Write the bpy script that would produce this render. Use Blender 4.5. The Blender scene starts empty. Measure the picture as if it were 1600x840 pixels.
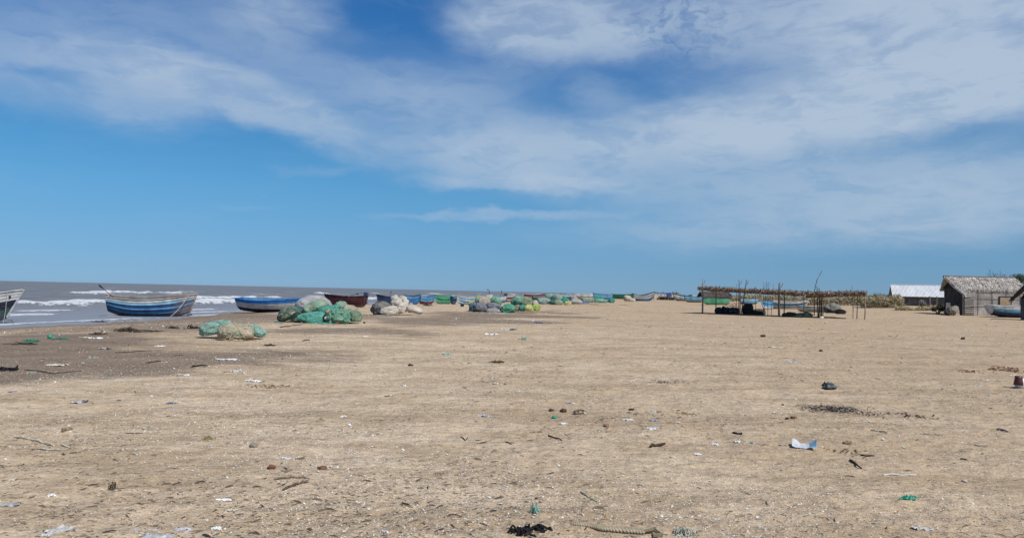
import bpy, bmesh, math, random
import numpy as np
from mathutils import Vector, Matrix

random.seed(7)
RNG = np.random.default_rng(7)
SC = bpy.context.scene
COL = SC.collection

# ------------------------------------------------------------------ numpy noise
def _hash(ix, iy, iz):
    h = (ix * 374761393 + iy * 668265263 + iz * 2147483647 + 1013904223) & 0xFFFFFFFF
    h = ((h ^ (h >> 13)) * 1274126177) & 0xFFFFFFFF
    h = ((h ^ (h >> 16)) * 2246822519) & 0xFFFFFFFF
    return ((h ^ (h >> 15)) & 0xFFFFFF) / float(0xFFFFFF)

def vn(x, y, z=0.0):
    """value noise, -1..1"""
    x = np.asarray(x, float); y = np.asarray(y, float); z = np.asarray(z, float) + np.zeros_like(x)
    x0 = np.floor(x); y0 = np.floor(y); z0 = np.floor(z)
    fx, fy, fz = x - x0, y - y0, z - z0
    fx = fx*fx*(3-2*fx); fy = fy*fy*(3-2*fy); fz = fz*fz*(3-2*fz)
    X, Y, Z = x0.astype(np.int64), y0.astype(np.int64), z0.astype(np.int64)
    def L(a, b, t): return a + (b-a)*t
    r = L(L(L(_hash(X, Y, Z), _hash(X+1, Y, Z), fx), L(_hash(X, Y+1, Z), _hash(X+1, Y+1, Z), fx), fy),
          L(L(_hash(X, Y, Z+1), _hash(X+1, Y, Z+1), fx), L(_hash(X, Y+1, Z+1), _hash(X+1, Y+1, Z+1), fx), fy), fz)
    return r*2 - 1

def fbm(x, y, z=0.0, o=4):
    r = 0; a = 1.0; t = 0
    for i in range(o):
        r = r + a*vn(x*2**i + 17.3*i, y*2**i - 9.1*i, np.asarray(z)*2**i + 3.7*i); t += a; a *= .5
    return r/t

def sst(a, b, x):
    t = np.clip((np.asarray(x, float)-a)/(b-a), 0, 1); return t*t*(3-2*t)

# ------------------------------------------------------------------ camera model (photo 1600 x 840)
F = 1200.0
CAMZ = 1.6
PITCH = math.atan((455.3-420)/F)
ROLL = math.radians(1.22)
CF = Vector((0, math.cos(PITCH), math.sin(PITCH)))
r0 = Vector((1, 0, 0)); u0 = r0.cross(CF)
CR = r0*math.cos(ROLL) + u0*math.sin(ROLL)
CU = -r0*math.sin(ROLL) + u0*math.cos(ROLL)
CAM = Vector((0, 0, CAMZ))

cam_data = bpy.data.cameras.new('camera'); cam = bpy.data.objects.new('camera', cam_data); COL.objects.link(cam)
m = Matrix.Identity(4)
for i in range(3):
    m[i][0] = CR[i]; m[i][1] = CU[i]; m[i][2] = -CF[i]; m[i][3] = CAM[i]
cam.matrix_world = m
cam_data.sensor_width = 36.0; cam_data.lens = 36.0*F/1600.0
cam_data.clip_start = .1; cam_data.clip_end = 40000
SC.camera = cam

def ray(px, py):
    return CF + CR*((px-800)/F) - CU*((py-420)/F)
def pt(px, py, Y):
    """the point seen at a photo pixel at ground distance Y"""
    d = ray(px, py); return CAM + d*(Y/d.y)

# ------------------------------------------------------------------ terrain
SEA = -0.42
def noff(X, Y):                       # distance offshore of the (straight) waterline
    return ((-23.0 - X) + 0.19*(Y-35.0))/1.018 - 3.5*sst(42, 62, Y)
def gz0(X, Y):
    X = np.asarray(X, float); Y = np.asarray(Y, float)
    n = noff(X, Y)
    z = 0.75*sst(58, 125, Y)*sst(4, 24, -n)
    a = 13-8.2*sst(38, 68, Y)
    z = z - 0.46*sst(0, 1, (n+a)/(a+.8)) - 0.9*sst(0.5, 14, n) - 2.0*sst(12, 60, n)
    return z
def gfine(X, Y):
    X = np.asarray(X, float); Y = np.asarray(Y, float)
    d = np.sqrt(X*X+Y*Y)
    z = .035*fbm(X*.35, Y*.35, 5, 3)*(1-sst(60, 200, d))
    wet = np.clip(wetmask(X, Y), 0, 1)
    k = (1-.75*wet)
    z = z + .030*fbm(X*1.7, Y*1.7, 1, 4)*k*(1-sst(30, 90, d))
    n = vn(X*6.3, Y*6.3, 9); n2 = vn(X*11.3+4, Y*11.3, 3)
    patch = .45+.55*sst(-.25, .5, fbm(X*.25, Y*.25, 21, 2))
    z = z - .007*np.clip(n-.1, 0, 1)*k*patch*(1-sst(16, 40, d)) + .010*n2*k*patch*(1-sst(16, 40, d)) + .012*np.abs(vn(X*4.1, Y*4.1, 6))*k*patch*(1-sst(20, 60, d))
    return z
def inpoly_soft(X, Y, P):             # signed distance to a polygon, + inside
    X = np.asarray(X, float); Y = np.asarray(Y, float)
    ins = np.zeros(X.shape, bool); dmin = np.full(X.shape, 1e9)
    for (x1, y1), (x2, y2) in zip(P, P[1:]+P[:1]):
        c = ((y1 > Y) != (y2 > Y))
        ins ^= c & (X < (x2-x1)*(Y-y1)/((y2-y1) if y2 != y1 else 1e-9)+x1)
        dx, dy = x2-x1, y2-y1
        t = np.clip(((X-x1)*dx+(Y-y1)*dy)/(dx*dx+dy*dy), 0, 1)
        dmin = np.minimum(dmin, np.hypot(X-x1-t*dx, Y-y1-t*dy))
    return np.where(ins, dmin, -dmin)
def flat(px, py):
    d = ray(px, py); t = -CAMZ/d.z; p = CAM+d*t; return (p.x, p.y)
# damp dark sand: the hollow on the left, the seaward strip and a patch before the bag heaps
WETP = [[flat(*q) for q in P] for P in (
    [(-260, 616), (0, 598), (150, 589), (290, 580), (400, 566), (370, 550), (290, 541), (200, 534), (120, 522), (-250, 516)],
    [(300, 578), (470, 577), (590, 560), (560, 549), (420, 541), (300, 536)],
    [(440, 514), (560, 520), (640, 519), (760, 514), (850, 506), (900, 494), (850, 486), (700, 487), (600, 496), (520, 506)],
    [(-250, 520), (120, 526), (300, 514), (440, 510), (560, 500), (700, 490), (560, 484), (300, 494), (-250, 512)],
)]
def wetmask(X, Y):
    X = np.asarray(X, float); Y = np.asarray(Y, float)
    wob = fbm(X*.22, Y*.22, 2, 4)
    w = np.zeros(X.shape)
    for i, P in enumerate(WETP):
        d = inpoly_soft(X, Y, P)
        s = (1.3, 1.6, 3.0, 3.0)[i]
        w = np.maximum(w, sst(-s, s, d+wob*s*2.4)*(.95, .50, .66, .62)[i])
    n = noff(X, Y)
    w = np.maximum(w, sst(-12, -4, n + wob*4)*.78*(1-.5*sst(45, 70, Y)))
    w = np.maximum(w, sst(-2.6, -.6, n + wob*.6))
    # tan dry ridge inside the damp hollow
    return w
def gz(X, Y):
    return gz0(X, Y) + gfine(X, Y)
def _ss(a, b, x):
    t = min(1.0, max(0.0, (x-a)/(b-a))); return t*t*(3-2*t)
def gz0s(X, Y):
    n = ((-23.0 - X) + 0.19*(Y-35.0))/1.018 - 3.5*_ss(42, 62, Y)
    a = 13-8.2*_ss(38, 68, Y)
    return 0.75*_ss(58, 125, Y)*_ss(4, 24, -n) - 0.46*_ss(0, 1, (n+a)/(a+.8)) - 0.9*_ss(0.5, 14, n) - 2.0*_ss(12, 60, n)
def at(px, py, fine=False):
    """where the ray through a photo pixel meets the beach"""
    d = ray(px, py); g = 0.0
    for _ in range(30):
        t = (g-CAMZ)/d.z; p = CAM + d*t; g = g*.5+gz0s(p.x, p.y)*.5
    if fine:
        for _ in range(3):
            t = (g-CAMZ)/d.z; p = CAM + d*t; g = g*.3+.7*float(gz(np.array([p.x]), np.array([p.y]))[0])
    return Vector((p.x, p.y, g))
def _h1(ix, iy, iz):
    h = (ix*374761393 + iy*668265263 + iz*2147483647 + 1013904223) & 0xFFFFFFFF
    h = ((h ^ (h >> 13))*1274126177) & 0xFFFFFFFF
    h = ((h ^ (h >> 16))*2246822519) & 0xFFFFFFFF
    return ((h ^ (h >> 15)) & 0xFFFFFF)/float(0xFFFFFF)
def vns(x, y, z=0.0):
    a, b, c = math.floor(x), math.floor(y), math.floor(z); fx, fy, fz = x-a, y-b, z-c
    fx = fx*fx*(3-2*fx); fy = fy*fy*(3-2*fy); fz = fz*fz*(3-2*fz)
    def L(p, q, t): return p+(q-p)*t
    def pl(k): return L(L(_h1(a, b, k), _h1(a+1, b, k), fx), L(_h1(a, b+1, k), _h1(a+1, b+1, k), fx), fy)
    return L(pl(c), pl(c+1), fz)*2-1
def fbms(x, y, z=0.0, o=4):
    r = 0; A = 1.0; t = 0
    for i in range(o):
        r += A*vns(x*2**i+17.3*i, y*2**i-9.1*i, z*2**i+3.7*i); t += A; A *= .5
    return r/t

# ------------------------------------------------------------------ mesh builder
class MB:
    def __init__(s): s.v = []; s.f = []; s.c = []
    def add(s, vs, fs, c):
        o = len(s.v); s.v += [tuple(v) for v in vs]
        s.f += [tuple(i+o for i in f) for f in fs]
        if len(c) == len(vs) and not isinstance(c[0], (int, float)): s.c += [tuple(q) for q in c]
        else: s.c += [tuple(c)]*len(vs)
        return s
    def box(s, c, size, col, rot=None):
        x, y, z = [q/2 for q in size]
        vs = [Vector(p) for p in ((-x,-y,-z),(x,-y,-z),(x,y,-z),(-x,y,-z),(-x,-y,z),(x,-y,z),(x,y,z),(-x,y,z))]
        if rot is not None: vs = [rot @ v for v in vs]
        vs = [v+Vector(c) for v in vs]
        return s.add(vs, [(3,2,1,0),(4,5,6,7),(0,1,5,4),(1,2,6,5),(2,3,7,6),(3,0,4,7)], col)
    def tube(s, path, rad, col, seg=7, cap=True):
        path = [Vector(p) for p in path]; n = len(path)
        if isinstance(rad, (int, float)): rad = [rad]*n
        vs = []; fs = []
        up = Vector((0, 0, 1))
        for i, p in enumerate(path):
            t = (path[min(i+1, n-1)]-path[max(i-1, 0)])
            t = t.normalized() if t.length > 1e-9 else up
            a = t.cross(up if abs(t.z) < .9 else Vector((1, 0, 0))).normalized(); b = t.cross(a)
            for k in range(seg):
                th = 2*math.pi*k/seg
                vs.append(p + (a*math.cos(th)+b*math.sin(th))*rad[i])
        for i in range(n-1):
            for k in range(seg):
                k2 = (k+1) % seg
                fs.append((i*seg+k, i*seg+k2, (i+1)*seg+k2, (i+1)*seg+k))
        if cap:
            fs.append(tuple(range(seg-1, -1, -1))); fs.append(tuple((n-1)*seg+k for k in range(seg)))
        return s.add(vs, fs, col)
    def quad(s, a, b, c, d, col): return s.add([a, b, c, d], [(0, 1, 2, 3)], col)
    def build(s, name, mat, parent=None, loc=(0,0,0), smooth=False, rotz=0):
        me = bpy.data.meshes.new(name)
        me.from_pydata(s.v, [], s.f); me.validate()
        ca = me.color_attributes.new('Col', 'FLOAT_COLOR', 'POINT')
        arr = np.ones((len(s.v), 4), np.float32); arr[:, :3] = np.array([c[:3] for c in s.c], np.float32)
        ca.data.foreach_set('color', arr.ravel())
        if smooth: me.polygons.foreach_set('use_smooth', [True]*len(me.polygons))
        me.materials.append(mat)
        o = bpy.data.objects.new(name, me); COL.objects.link(o)
        o.location = loc; o.rotation_euler = (0, 0, rotz)
        if parent: o.parent = parent
        return o

def tag(o, label=None, cat=None, group=None, kind=None):
    if label: o['label'] = label
    if cat: o['category'] = cat
    if group: o['group'] = group
    if kind: o['kind'] = kind
    return o
def empty(name, loc, label, cat, group=None, rotz=0):
    o = bpy.data.objects.new(name, None); COL.objects.link(o); o.empty_display_size = .2
    o.location = loc; o.rotation_euler = (0, 0, rotz)
    return tag(o, label, cat, group)

def srgb(r, g, b, k=1.0):
    k *= 1.35
    def f(c):
        c /= 255.0
        return (c/12.92 if c <= .04045 else ((c+.055)/1.055)**2.4)*k
    return (f(r), f(g), f(b))
def jit(c, a=.15):
    k = 1+random.uniform(-a, a); return tuple(max(0, q*k) for q in c)

# ------------------------------------------------------------------ materials
class NT:
    def __init__(s, tree): s.t = tree; s.n = tree.nodes; s.l = tree.links
    def new(s, typ, **kw):
        n = s.n.new(typ)
        for k, v in kw.items(): setattr(n, k, v)
        return n
    def link(s, a, b): s.l.new(a, b)
    def val(s, inp, v):
        if hasattr(v, 'is_linked') or isinstance(v, bpy.types.NodeSocket): s.l.new(v, inp)
        else: inp.default_value = v
    def math(s, op, a, b=0.0, c=None, clamp=False):
        n = s.new('ShaderNodeMath', operation=op, use_clamp=clamp)
        s.val(n.inputs[0], a); s.val(n.inputs[1], b)
        if c is not None: s.val(n.inputs[2], c)
        return n.outputs[0]
    def vmath(s, op, a, b=None):
        n = s.new('ShaderNodeVectorMath', operation=op)
        s.val(n.inputs[0], a)
        if b is not None: s.val(n.inputs[1], b)
        return n.outputs['Value'] if op in ('LENGTH', 'DOT_PRODUCT') else n.outputs[0]
    def mix(s, f, a, b, mode='MIX', clamp=True):
        n = s.new('ShaderNodeMix', data_type='RGBA', blend_type=mode); n.clamp_factor = clamp
        s.val(n.inputs[0], f)
        for i, q in ((6, a), (7, b)):
            if isinstance(q, tuple) and len(q) == 3: q = q+(1.0,)
            s.val(n.inputs[i], q)
        return n.outputs[2]
    def noise(s, vec, scale, detail=4, rough=.55, dist=0.0):
        n = s.new('ShaderNodeTexNoise'); n.inputs['Scale'].default_value = scale
        n.inputs['Detail'].default_value = detail; n.inputs['Roughness'].default_value = rough
        n.inputs['Distortion'].default_value = dist
        if vec is not None: s.l.new(vec, n.inputs['Vector'])
        return n.outputs['Fac']
    def vor(s, vec, scale, feature='F1', out='Distance', rnd=1.0):
        n = s.new('ShaderNodeTexVoronoi', feature=feature); n.inputs['Scale'].default_value = scale
        n.inputs['Randomness'].default_value = rnd
        if vec is not None: s.l.new(vec, n.inputs['Vector'])
        return n.outputs[out]
    def mr(s, v, a, b, c=0.0, d=1.0, smooth=True):
        n = s.new('ShaderNodeMapRange'); n.interpolation_type = 'SMOOTHSTEP' if smooth else 'LINEAR'
        s.val(n.inputs[0], v)
        for i, q in ((1, a), (2, b), (3, c), (4, d)): s.val(n.inputs[i], q)
        return n.outputs[0]
    def mapping(s, vec, scale=(1,1,1), loc=(0,0,0), rot=(0,0,0), typ='POINT'):
        n = s.new('ShaderNodeMapping', vector_type=typ); s.l.new(vec, n.inputs[0])
        n.inputs['Scale'].default_value = scale; n.inputs['Location'].default_value = loc; n.inputs['Rotation'].default_value = rot
        return n.outputs[0]
    def attr(s, name, out='Color'):
        n = s.new('ShaderNodeAttribute'); n.attribute_name = name; return n.outputs[out]
    def bump(s, h, strength=.5, dist=.02):
        n = s.new('ShaderNodeBump'); n.inputs['Strength'].default_value = strength; n.inputs['Distance'].default_value = dist
        s.l.new(h, n.inputs['Height']); return n.outputs[0]

def material(name, fn, rough=.8, spec=.2):
    mt = bpy.data.materials.new(name); mt.use_nodes = True
    t = NT(mt.node_tree); t.n.clear()
    out = t.new('ShaderNodeOutputMaterial'); b = t.new('ShaderNodeBsdfPrincipled')
    t.link(b.outputs[0], out.inputs[0])
    b.inputs['Roughness'].default_value = rough; b.inputs['Specular IOR Level'].default_value = spec
    fn(t, b)
    return mt
def grey(t, v):       # scalar -> multiply colour
    n = t.new('ShaderNodeCombineColor'); [t.link(v, n.inputs[i]) for i in range(3)]; return n.outputs[0]

def f_paint(t, b):
    co = t.new('ShaderNodeTexCoord').outputs['Object']; c = t.attr('Col')
    st = t.mapping(co, (1.2, 1.2, 9))
    w = t.noise(st, 2.6, 6, .65)
    wear = t.mr(w, .55, .72)
    c2 = t.mix(t.math('MULTIPLY', wear, .55), c, (.36, .33, .29))
    g = t.noise(co, 1.7, 5, .6)
    c2 = t.mix(1.0, c2, grey(t, t.mr(g, .25, .75, .6, 1.2)), 'MULTIPLY')
    drip = t.noise(t.mapping(co, (7, 7, .8)), 2.2, 4, .6)
    c2 = t.mix(t.math('MULTIPLY', t.mr(drip, .58, .75), .4), c2, (.1, .075, .055))
    t.link(c2, b.inputs['Base Color'])
    t.link(t.bump(t.noise(st, 8, 4, .6), .4, .015), b.inputs['Normal'])
M_PAINT = material('weathered_boat_paint', f_paint, .62, .25)

def f_net(t, b):
    co = t.new('ShaderNodeTexCoord').outputs['Object']; c = t.attr('Col')
    g = t.noise(co, 4.0, 6, .65)
    fine = t.noise(co, 30, 4, .7)
    v = t.vor(co, 26, 'DISTANCE_TO_EDGE')
    c2 = t.mix(1.0, c, grey(t, t.mr(g, .25, .75, .68, 1.25)), 'MULTIPLY')
    c2 = t.mix(1.0, c2, grey(t, t.mr(fine, .3, .7, .62, 1.3)), 'MULTIPLY')
    c2 = t.mix(t.mr(v, .02, .07, .08, 0.0), c2, (.05, .07, .06))
    t.link(c2, b.inputs['Base Color'])
    h = t.math('ADD', t.math('MULTIPLY', fine, .6), t.mr(v, 0, .1))
    h = t.math('ADD', h, t.math('MULTIPLY', t.noise(co, 7, 3, .6), 1.6))
    t.link(t.bump(h, .7, .03), b.inputs['Normal'])
M_NET = material('bundled_net', f_net, .9, .12)

def f_cloth(t, b):
    co = t.new('ShaderNodeTexCoord').outputs['Object']; c = t.attr('Col')
    g = t.noise(co, 3.0, 6, .6); fine = t.noise(co, 40, 3, .7)
    c2 = t.mix(1.0, c, grey(t, t.mr(g, .25, .75, .72, 1.15)), 'MULTIPLY')
    st = t.noise(t.mapping(co, (2, 2, 6)), 2.0, 5, .7)
    c2 = t.mix(t.math('MULTIPLY', t.mr(st, .52, .74), .5), c2, (.2, .16, .11))
    c2 = t.mix(1.0, c2, grey(t, t.mr(fine, .3, .7, .82, 1.12)), 'MULTIPLY')
    t.link(c2, b.inputs['Base Color'])
    t.link(t.bump(t.noise(co, 9, 5, .65), .5, .035), b.inputs['Normal'])
M_CLOTH = material('dusty_sacking', f_cloth, .9, .12)

def f_wood(t, b):
    co = t.new('ShaderNodeTexCoord').outputs['Object']; c = t.attr('Col')
    st = t.mapping(co, (9, 9, 1.2)); g = t.noise(st, 3, 6, .65)
    rnd = t.new('ShaderNodeNewGeometry').outputs['Random Per Island']
    c2 = t.mix(1.0, c, grey(t, t.mr(g, .25, .75, .55, 1.35)), 'MULTIPLY')
    c2 = t.mix(1.0, c2, grey(t, t.mr(rnd, 0, 1, .82, 1.18, False)), 'MULTIPLY')
    t.link(c2, b.inputs['Base Color']); t.link(t.bump(g, .5, .01), b.inputs['Normal'])
M_WOOD = material('sun_bleached_wood', f_wood, .88, .15)

def f_straw(t, b):
    co = t.new('ShaderNodeTexCoord').outputs['Object']; c = t.attr('Col')
    rnd = t.new('ShaderNodeNewGeometry').outputs['Random Per Island']
    g = t.noise(co, 3, 5, .6)
    c2 = t.mix(1.0, c, grey(t, t.mr(rnd, 0, 1, .6, 1.4, False)), 'MULTIPLY')
    c2 = t.mix(1.0, c2, grey(t, t.mr(g, .25, .75, .7, 1.2)), 'MULTIPLY')
    t.link(c2, b.inputs['Base Color'])
M_STRAW = material('dry_thatch', f_straw, .95, .08)

def f_plain(t, b):
    co = t.new('ShaderNodeTexCoord').outputs['Object']; c = t.attr('Col')
    g = t.noise(co, 14, 5, .65)
    c2 = t.mix(1.0, c, grey(t, t.mr(g, .25, .75, .72, 1.2)), 'MULTIPLY')
    t.link(c2, b.inputs['Base Color'])
    t.link(t.bump(g, .4, .01), b.inputs['Normal'])
M_PLAIN = material('dusty_matter', f_plain, .85, .15)
def f_plastic(t, b):
    f_plain(t, b); b.inputs['Roughness'].default_value = .45; b.inputs['Specular IOR Level'].default_value = .35
M_PLASTIC = material('dusty_plastic', f_plastic, .45, .35)
def f_leaf(t, b):
    c = t.attr('Col'); rnd = t.new('ShaderNodeNewGeometry').outputs['Random Per Island']
    c2 = t.mix(1.0, c, grey(t, t.mr(rnd, 0, 1, .5, 1.5, False)), 'MULTIPLY')
    t.link(c2, b.inputs['Base Color'])
M_LEAF = material('scrub_foliage', f_leaf, .8, .15)
def f_metal(t, b):
    co = t.new('ShaderNodeTexCoord').outputs['Object']; c = t.attr('Col')
    g = t.noise(t.mapping(co, (1, .3, .3)), 2, 5, .6)
    c2 = t.mix(1.0, c, grey(t, t.mr(g, .25, .75, .85, 1.08)), 'MULTIPLY')
    rust = t.noise(co, 1.3, 6, .7)
    c2 = t.mix(t.math('MULTIPLY', t.mr(rust, .58, .75), .35), c2, (.2, .12, .07))
    t.link(c2, b.inputs['Base Color'])
M_METAL = material('corrugated_sheet', f_metal, .75, .1)
def f_wall(t, b):
    co = t.new('ShaderNodeTexCoord').outputs['Object']; c = t.attr('Col')
    mat = t.noise(t.mapping(co, (14, 14, 1.6)), 2.2, 5, .65)
    blot = t.noise(co, .9, 6, .65)
    c2 = t.mix(1.0, c, grey(t, t.mr(mat, .25, .75, .6, 1.3)), 'MULTIPLY')
    c2 = t.mix(1.0, c2, grey(t, t.mr(blot, .3, .7, .6, 1.25)), 'MULTIPLY')
    t.link(c2, b.inputs['Base Color']); t.link(t.bump(mat, .5, .02), b.inputs['Normal'])
M_WALL = material('woven_reed_wall', f_wall, .92, .08)
# ------------------------------------------------------------------ light and colour settings
SKYS = .10; SUN_E = 4.1
SKYK = [(0.0, (0.5368, 0.9106, 1.6347)), (0.0091, (0.4908, 0.8512, 1.5583)), (0.0197, (0.4355, 0.7734, 1.4463)), (0.0291, (0.4024, 0.719, 1.3494)), (0.0424, (0.3763, 0.6781, 1.2615)), (0.0624, (0.3553, 0.6442, 1.1571)), (0.0891, (0.3496, 0.6308, 1.0642)), (0.1291, (0.3489, 0.6485, 1.0086)), (0.1957, (0.3393, 0.7005, 1.0032)), (0.2624, (0.311, 0.7119, 1.0033)), (0.3291, (0.2962, 0.7108, 1.0125)), (0.4357, (0.2746, 0.6835, 1.0522)), (0.5157, (0.2468, 0.6655, 1.0633)), (0.5691, (0.2343, 0.6569, 1.0742)), (1.0, (0.19, 0.6, 1.0))]
CLOUDC = (4.45, 5.5, 6.85, 1); CLOUD_MAX = .93
SAND_A = (0.667, 0.513, 0.348); SAND_B = (0.582, 0.430, 0.274); SAND_C = (0.495, 0.356, 0.214); SAND_D = (0.733, 0.581, 0.403); SAND_E = (0.430, 0.307, 0.187)
# ================================================================== world: daylight sky with thin cloud
SUNV = Vector((0.48, -0.50, 0.86)).normalized()
SUN_EL = math.asin(SUNV.z); SUN_AZ = math.atan2(SUNV.x, SUNV.y)
world = bpy.data.worlds.new('World'); SC.world = world; world.use_nodes = True
world.cycles.sampling_method = 'MANUAL'; world.cycles.sample_map_resolution = 512
w = NT(world.node_tree); w.n.clear()
wo = w.new('ShaderNodeOutputWorld'); bg = w.new('ShaderNodeBackground'); w.link(bg.outputs[0], wo.inputs[0])
sky = w.new('ShaderNodeTexSky', sky_type='NISHITA'); sky.sun_disc = False
sky.sun_elevation = SUN_EL; sky.sun_rotation = SUN_AZ; sky.air_density = 1.0; sky.dust_density = .6; sky.ozone_density = 2.0
D = w.new('ShaderNodeTexCoord').outputs['Generated']
sep = w.new('ShaderNodeSeparateXYZ'); w.link(D, sep.inputs[0])
az = w.math('ARCTAN2', sep.outputs[0], sep.outputs[1]); el = w.math('ARCSINE', sep.outputs[2])
cmb = w.new('ShaderNodeCombineXYZ'); w.link(az, cmb.inputs[0]); w.link(el, cmb.inputs[1]); ae = cmb.outputs[0]
# grade of the clear sky with height above the horizon
ramp = w.new('ShaderNodeValToRGB'); w.link(w.math('MULTIPLY', el, 1.6), ramp.inputs[0])
for i, (p, c) in enumerate(SKYK):
    e = ramp.color_ramp.elements[i] if i < 2 else ramp.color_ramp.elements.new(p)
    e.position = p; e.color = c+(1,)
base = w.mix(1.0, w.mix(1.0, sky.outputs[0], ramp.outputs[0], 'MULTIPLY', False), (.92, .95, .95), 'MULTIPLY', False)
# the cloud sheet: noise on a high plane seen in perspective, gathered into banks
den = w.math('ADD', w.math('MAXIMUM', sep.outputs[2], 0.0), .12)
pl = w.new('ShaderNodeCombineXYZ')
w.link(w.math('DIVIDE', sep.outputs[0], den), pl.inputs[0]); w.link(w.math('DIVIDE', sep.outputs[1], den), pl.inputs[1])
P = pl.outputs[0]
warpn = w.new('ShaderNodeTexNoise'); warpn.inputs['Scale'].default_value = 9; warpn.inputs['Detail'].default_value = 4; warpn.inputs['Roughness'].default_value = .6
w.link(w.mapping(ae, (1, 2.2, 1)), warpn.inputs['Vector'])
wv = w.vmath('SUBTRACT', warpn.outputs['Color'], (.5, .5, .5))
wv = w.vmath('MULTIPLY', wv, (.11, .045, 0))
A = w.vmath('ADD', ae, wv)
def PXA(px): return math.atan((px-800)/F)
def PXE(px, py): return (455.3+(px-800)*.0213-py)/F*math.cos(PXA(px))
def bank(px, py, rx, ry, rot, op, soft=.85):
    v = w.mapping(A, loc=(PXA(px), PXE(px, py), 0), rot=(0, 0, math.radians(rot)), scale=(rx/F, ry/F, 1), typ='TEXTURE')
    r = w.vmath('LENGTH', v)
    return w.mr(r, 1.0-soft, 1.0+soft*.35, op, 0.0)
BANKS = [
 (110, 120, 230, 62, -4, .42, .8), (215, 150, 80, 62, -18, .28, .55), (370, 155, 260, 40, -15, .62, .55), (520, 135, 340, 75, -6, .38, .9),
 (420, 25, 105, 62, -8, .62, .9), (150, 30, 300, 70, 0, .28, .9),
 (1080, 215, 480, 62, 4, .85, .8), (760, 245, 190, 50, -10, .55, .8), (1450, 60, 400, 170, 6, .92, .7), (1560, 150, 240, 60, 3, .8, .8), (1380, 165, 330, 60, 6, .6, .8),
 (850, 55, 200, 62, -6, .78, .6), (930, 150, 60, 26, 0, .35, .7), (1060, 20, 200, 70, 0, .6, .9),
 (830, 285, 190, 19, 0, .6, .6), (790, 336, 215, 9, 2, .42, .8), (1280, 345, 420, 52, 2, .62, .9), (1250, 285, 480, 45, 0, .6, .9),
 (1550, 310, 230, 70, 0, .5, .9), (490, 262, 70, 9, 8, .16, .9), (390, 322, 60, 7, 0, .12, .9), (90, 95, 160, 40, 0, .25, .9), (700, 165, 190, 45, -6, .34, .9), (820, 110, 160, 50, 0, .28, .9),
]
cov = None
for q in BANKS:
    k = bank(*q)
    cov = k if cov is None else w.math('SUBTRACT', w.math('ADD', cov, k), w.math('MULTIPLY', cov, k))
HOLES = [(1505, 214, 130, 20, 3, .55, .9), (975, 128, 190, 26, 4, .34, .9), (640, 15, 95, 55, 0, .8, .9), (560, 85, 150, 18, -3, .5, .9), (180, 205, 120, 25, 0, .5, .8), (60, 118, 60, 10, 0, .5, .9), (1170, 120, 120, 45, 0, .35, .9), (1000, 240, 30, 4, 0, .0, .9), (845, 140, 45, 50, 0, .25, .9)]
for q in HOLES:
    cov = w.math('MULTIPLY', cov, w.math('SUBTRACT', 1.0, bank(*q)))
# texture of the sheet
n1 = w.noise(w.mapping(A, (5, 17, 1), rot=(0, 0, -.05)), 2.2, 6, .58, .6)
n2 = w.noise(w.mapping(P, (1, .8, 1)), 3.2, 5, .6, .3)
n3 = w.noise(w.mapping(A, (14, 60, 1), rot=(0, 0, .04)), 1.6, 3, .6, .8)
tex = w.math('ADD', w.math('MULTIPLY', w.mr(n1, .25, .75), .5), w.math('MULTIPLY', w.mr(n2, .3, .72), .35))
tex = w.math('ADD', tex, w.math('MULTIPLY', n3, .36))
# mottled mackerel patch, high right of centre
mott = bank(1050, 50, 120, 70, 0, 1.0, .9)
mm = w.mr(w.noise(w.mapping(A, (26, 40, 1)), 2.0, 4, .6, .5), .42, .72, 0.0, .6)
cov = w.math('MULTIPLY', cov, w.math('SUBTRACT', 1.0, w.math('MULTIPLY', mott, mm)))
cl = w.math('MULTIPLY', cov, w.mr(tex, .22, .72, .70, 1.05), clamp=True)
cl = w.math('ADD', cl, w.math('MULTIPLY', w.mr(n1, .5, .8), .07), clamp=True)
cl = w.math('MULTIPLY', cl, w.mr(el, .0, .07, .25, 1.0))
final = w.mix(w.math('MULTIPLY', cl, CLOUD_MAX), base, CLOUDC)
bg.inputs['Strength'].default_value = SKYS
w.link(final, bg.inputs['Color'])

sun_d = bpy.data.lights.new('sun', 'SUN'); sun_d.energy = SUN_E; sun_d.angle = math.radians(.55); sun_d.color = (1.0, .955, .89)
sun = bpy.data.objects.new('sun', sun_d); COL.objects.link(sun); sun.rotation_euler = SUNV.to_track_quat('Z', 'Y').to_euler()

SC.view_settings.view_transform = 'Standard'; SC.view_settings.look = 'None'; SC.view_settings.exposure = 0; SC.view_settings.gamma = 1

# ================================================================== ground sheet
def grid_mesh(name, X, Y, Z, mat, attrs):
    R, C = X.shape
    co = np.stack([X, Y, Z], -1).reshape(-1, 3).astype(np.float32)
    idx = np.arange(R*C).reshape(R, C)
    q = np.stack([idx[:-1, :-1], idx[:-1, 1:], idx[1:, 1:], idx[1:, :-1]], -1).reshape(-1, 4)
    me = bpy.data.meshes.new(name)
    me.vertices.add(len(co)); me.vertices.foreach_set('co', co.ravel())
    me.loops.add(q.size); me.loops.foreach_set('vertex_index', q.ravel().astype(np.int32))
    me.polygons.add(len(q)); me.polygons.foreach_set('loop_start', np.arange(0, q.size, 4, dtype=np.int32))
    me.polygons.foreach_set('loop_total', np.full(len(q), 4, np.int32))
    me.polygons.foreach_set('use_smooth', np.ones(len(q), bool))
    me.update(calc_edges=True); me.validate()
    for k, a in attrs.items():
        at_ = me.attributes.new(k, 'FLOAT', 'POINT'); at_.data.foreach_set('value', a.ravel().astype(np.float32))
    me.materials.append(mat)
    o = bpy.data.objects.new(name, me); COL.objects.link(o); return o

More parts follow.
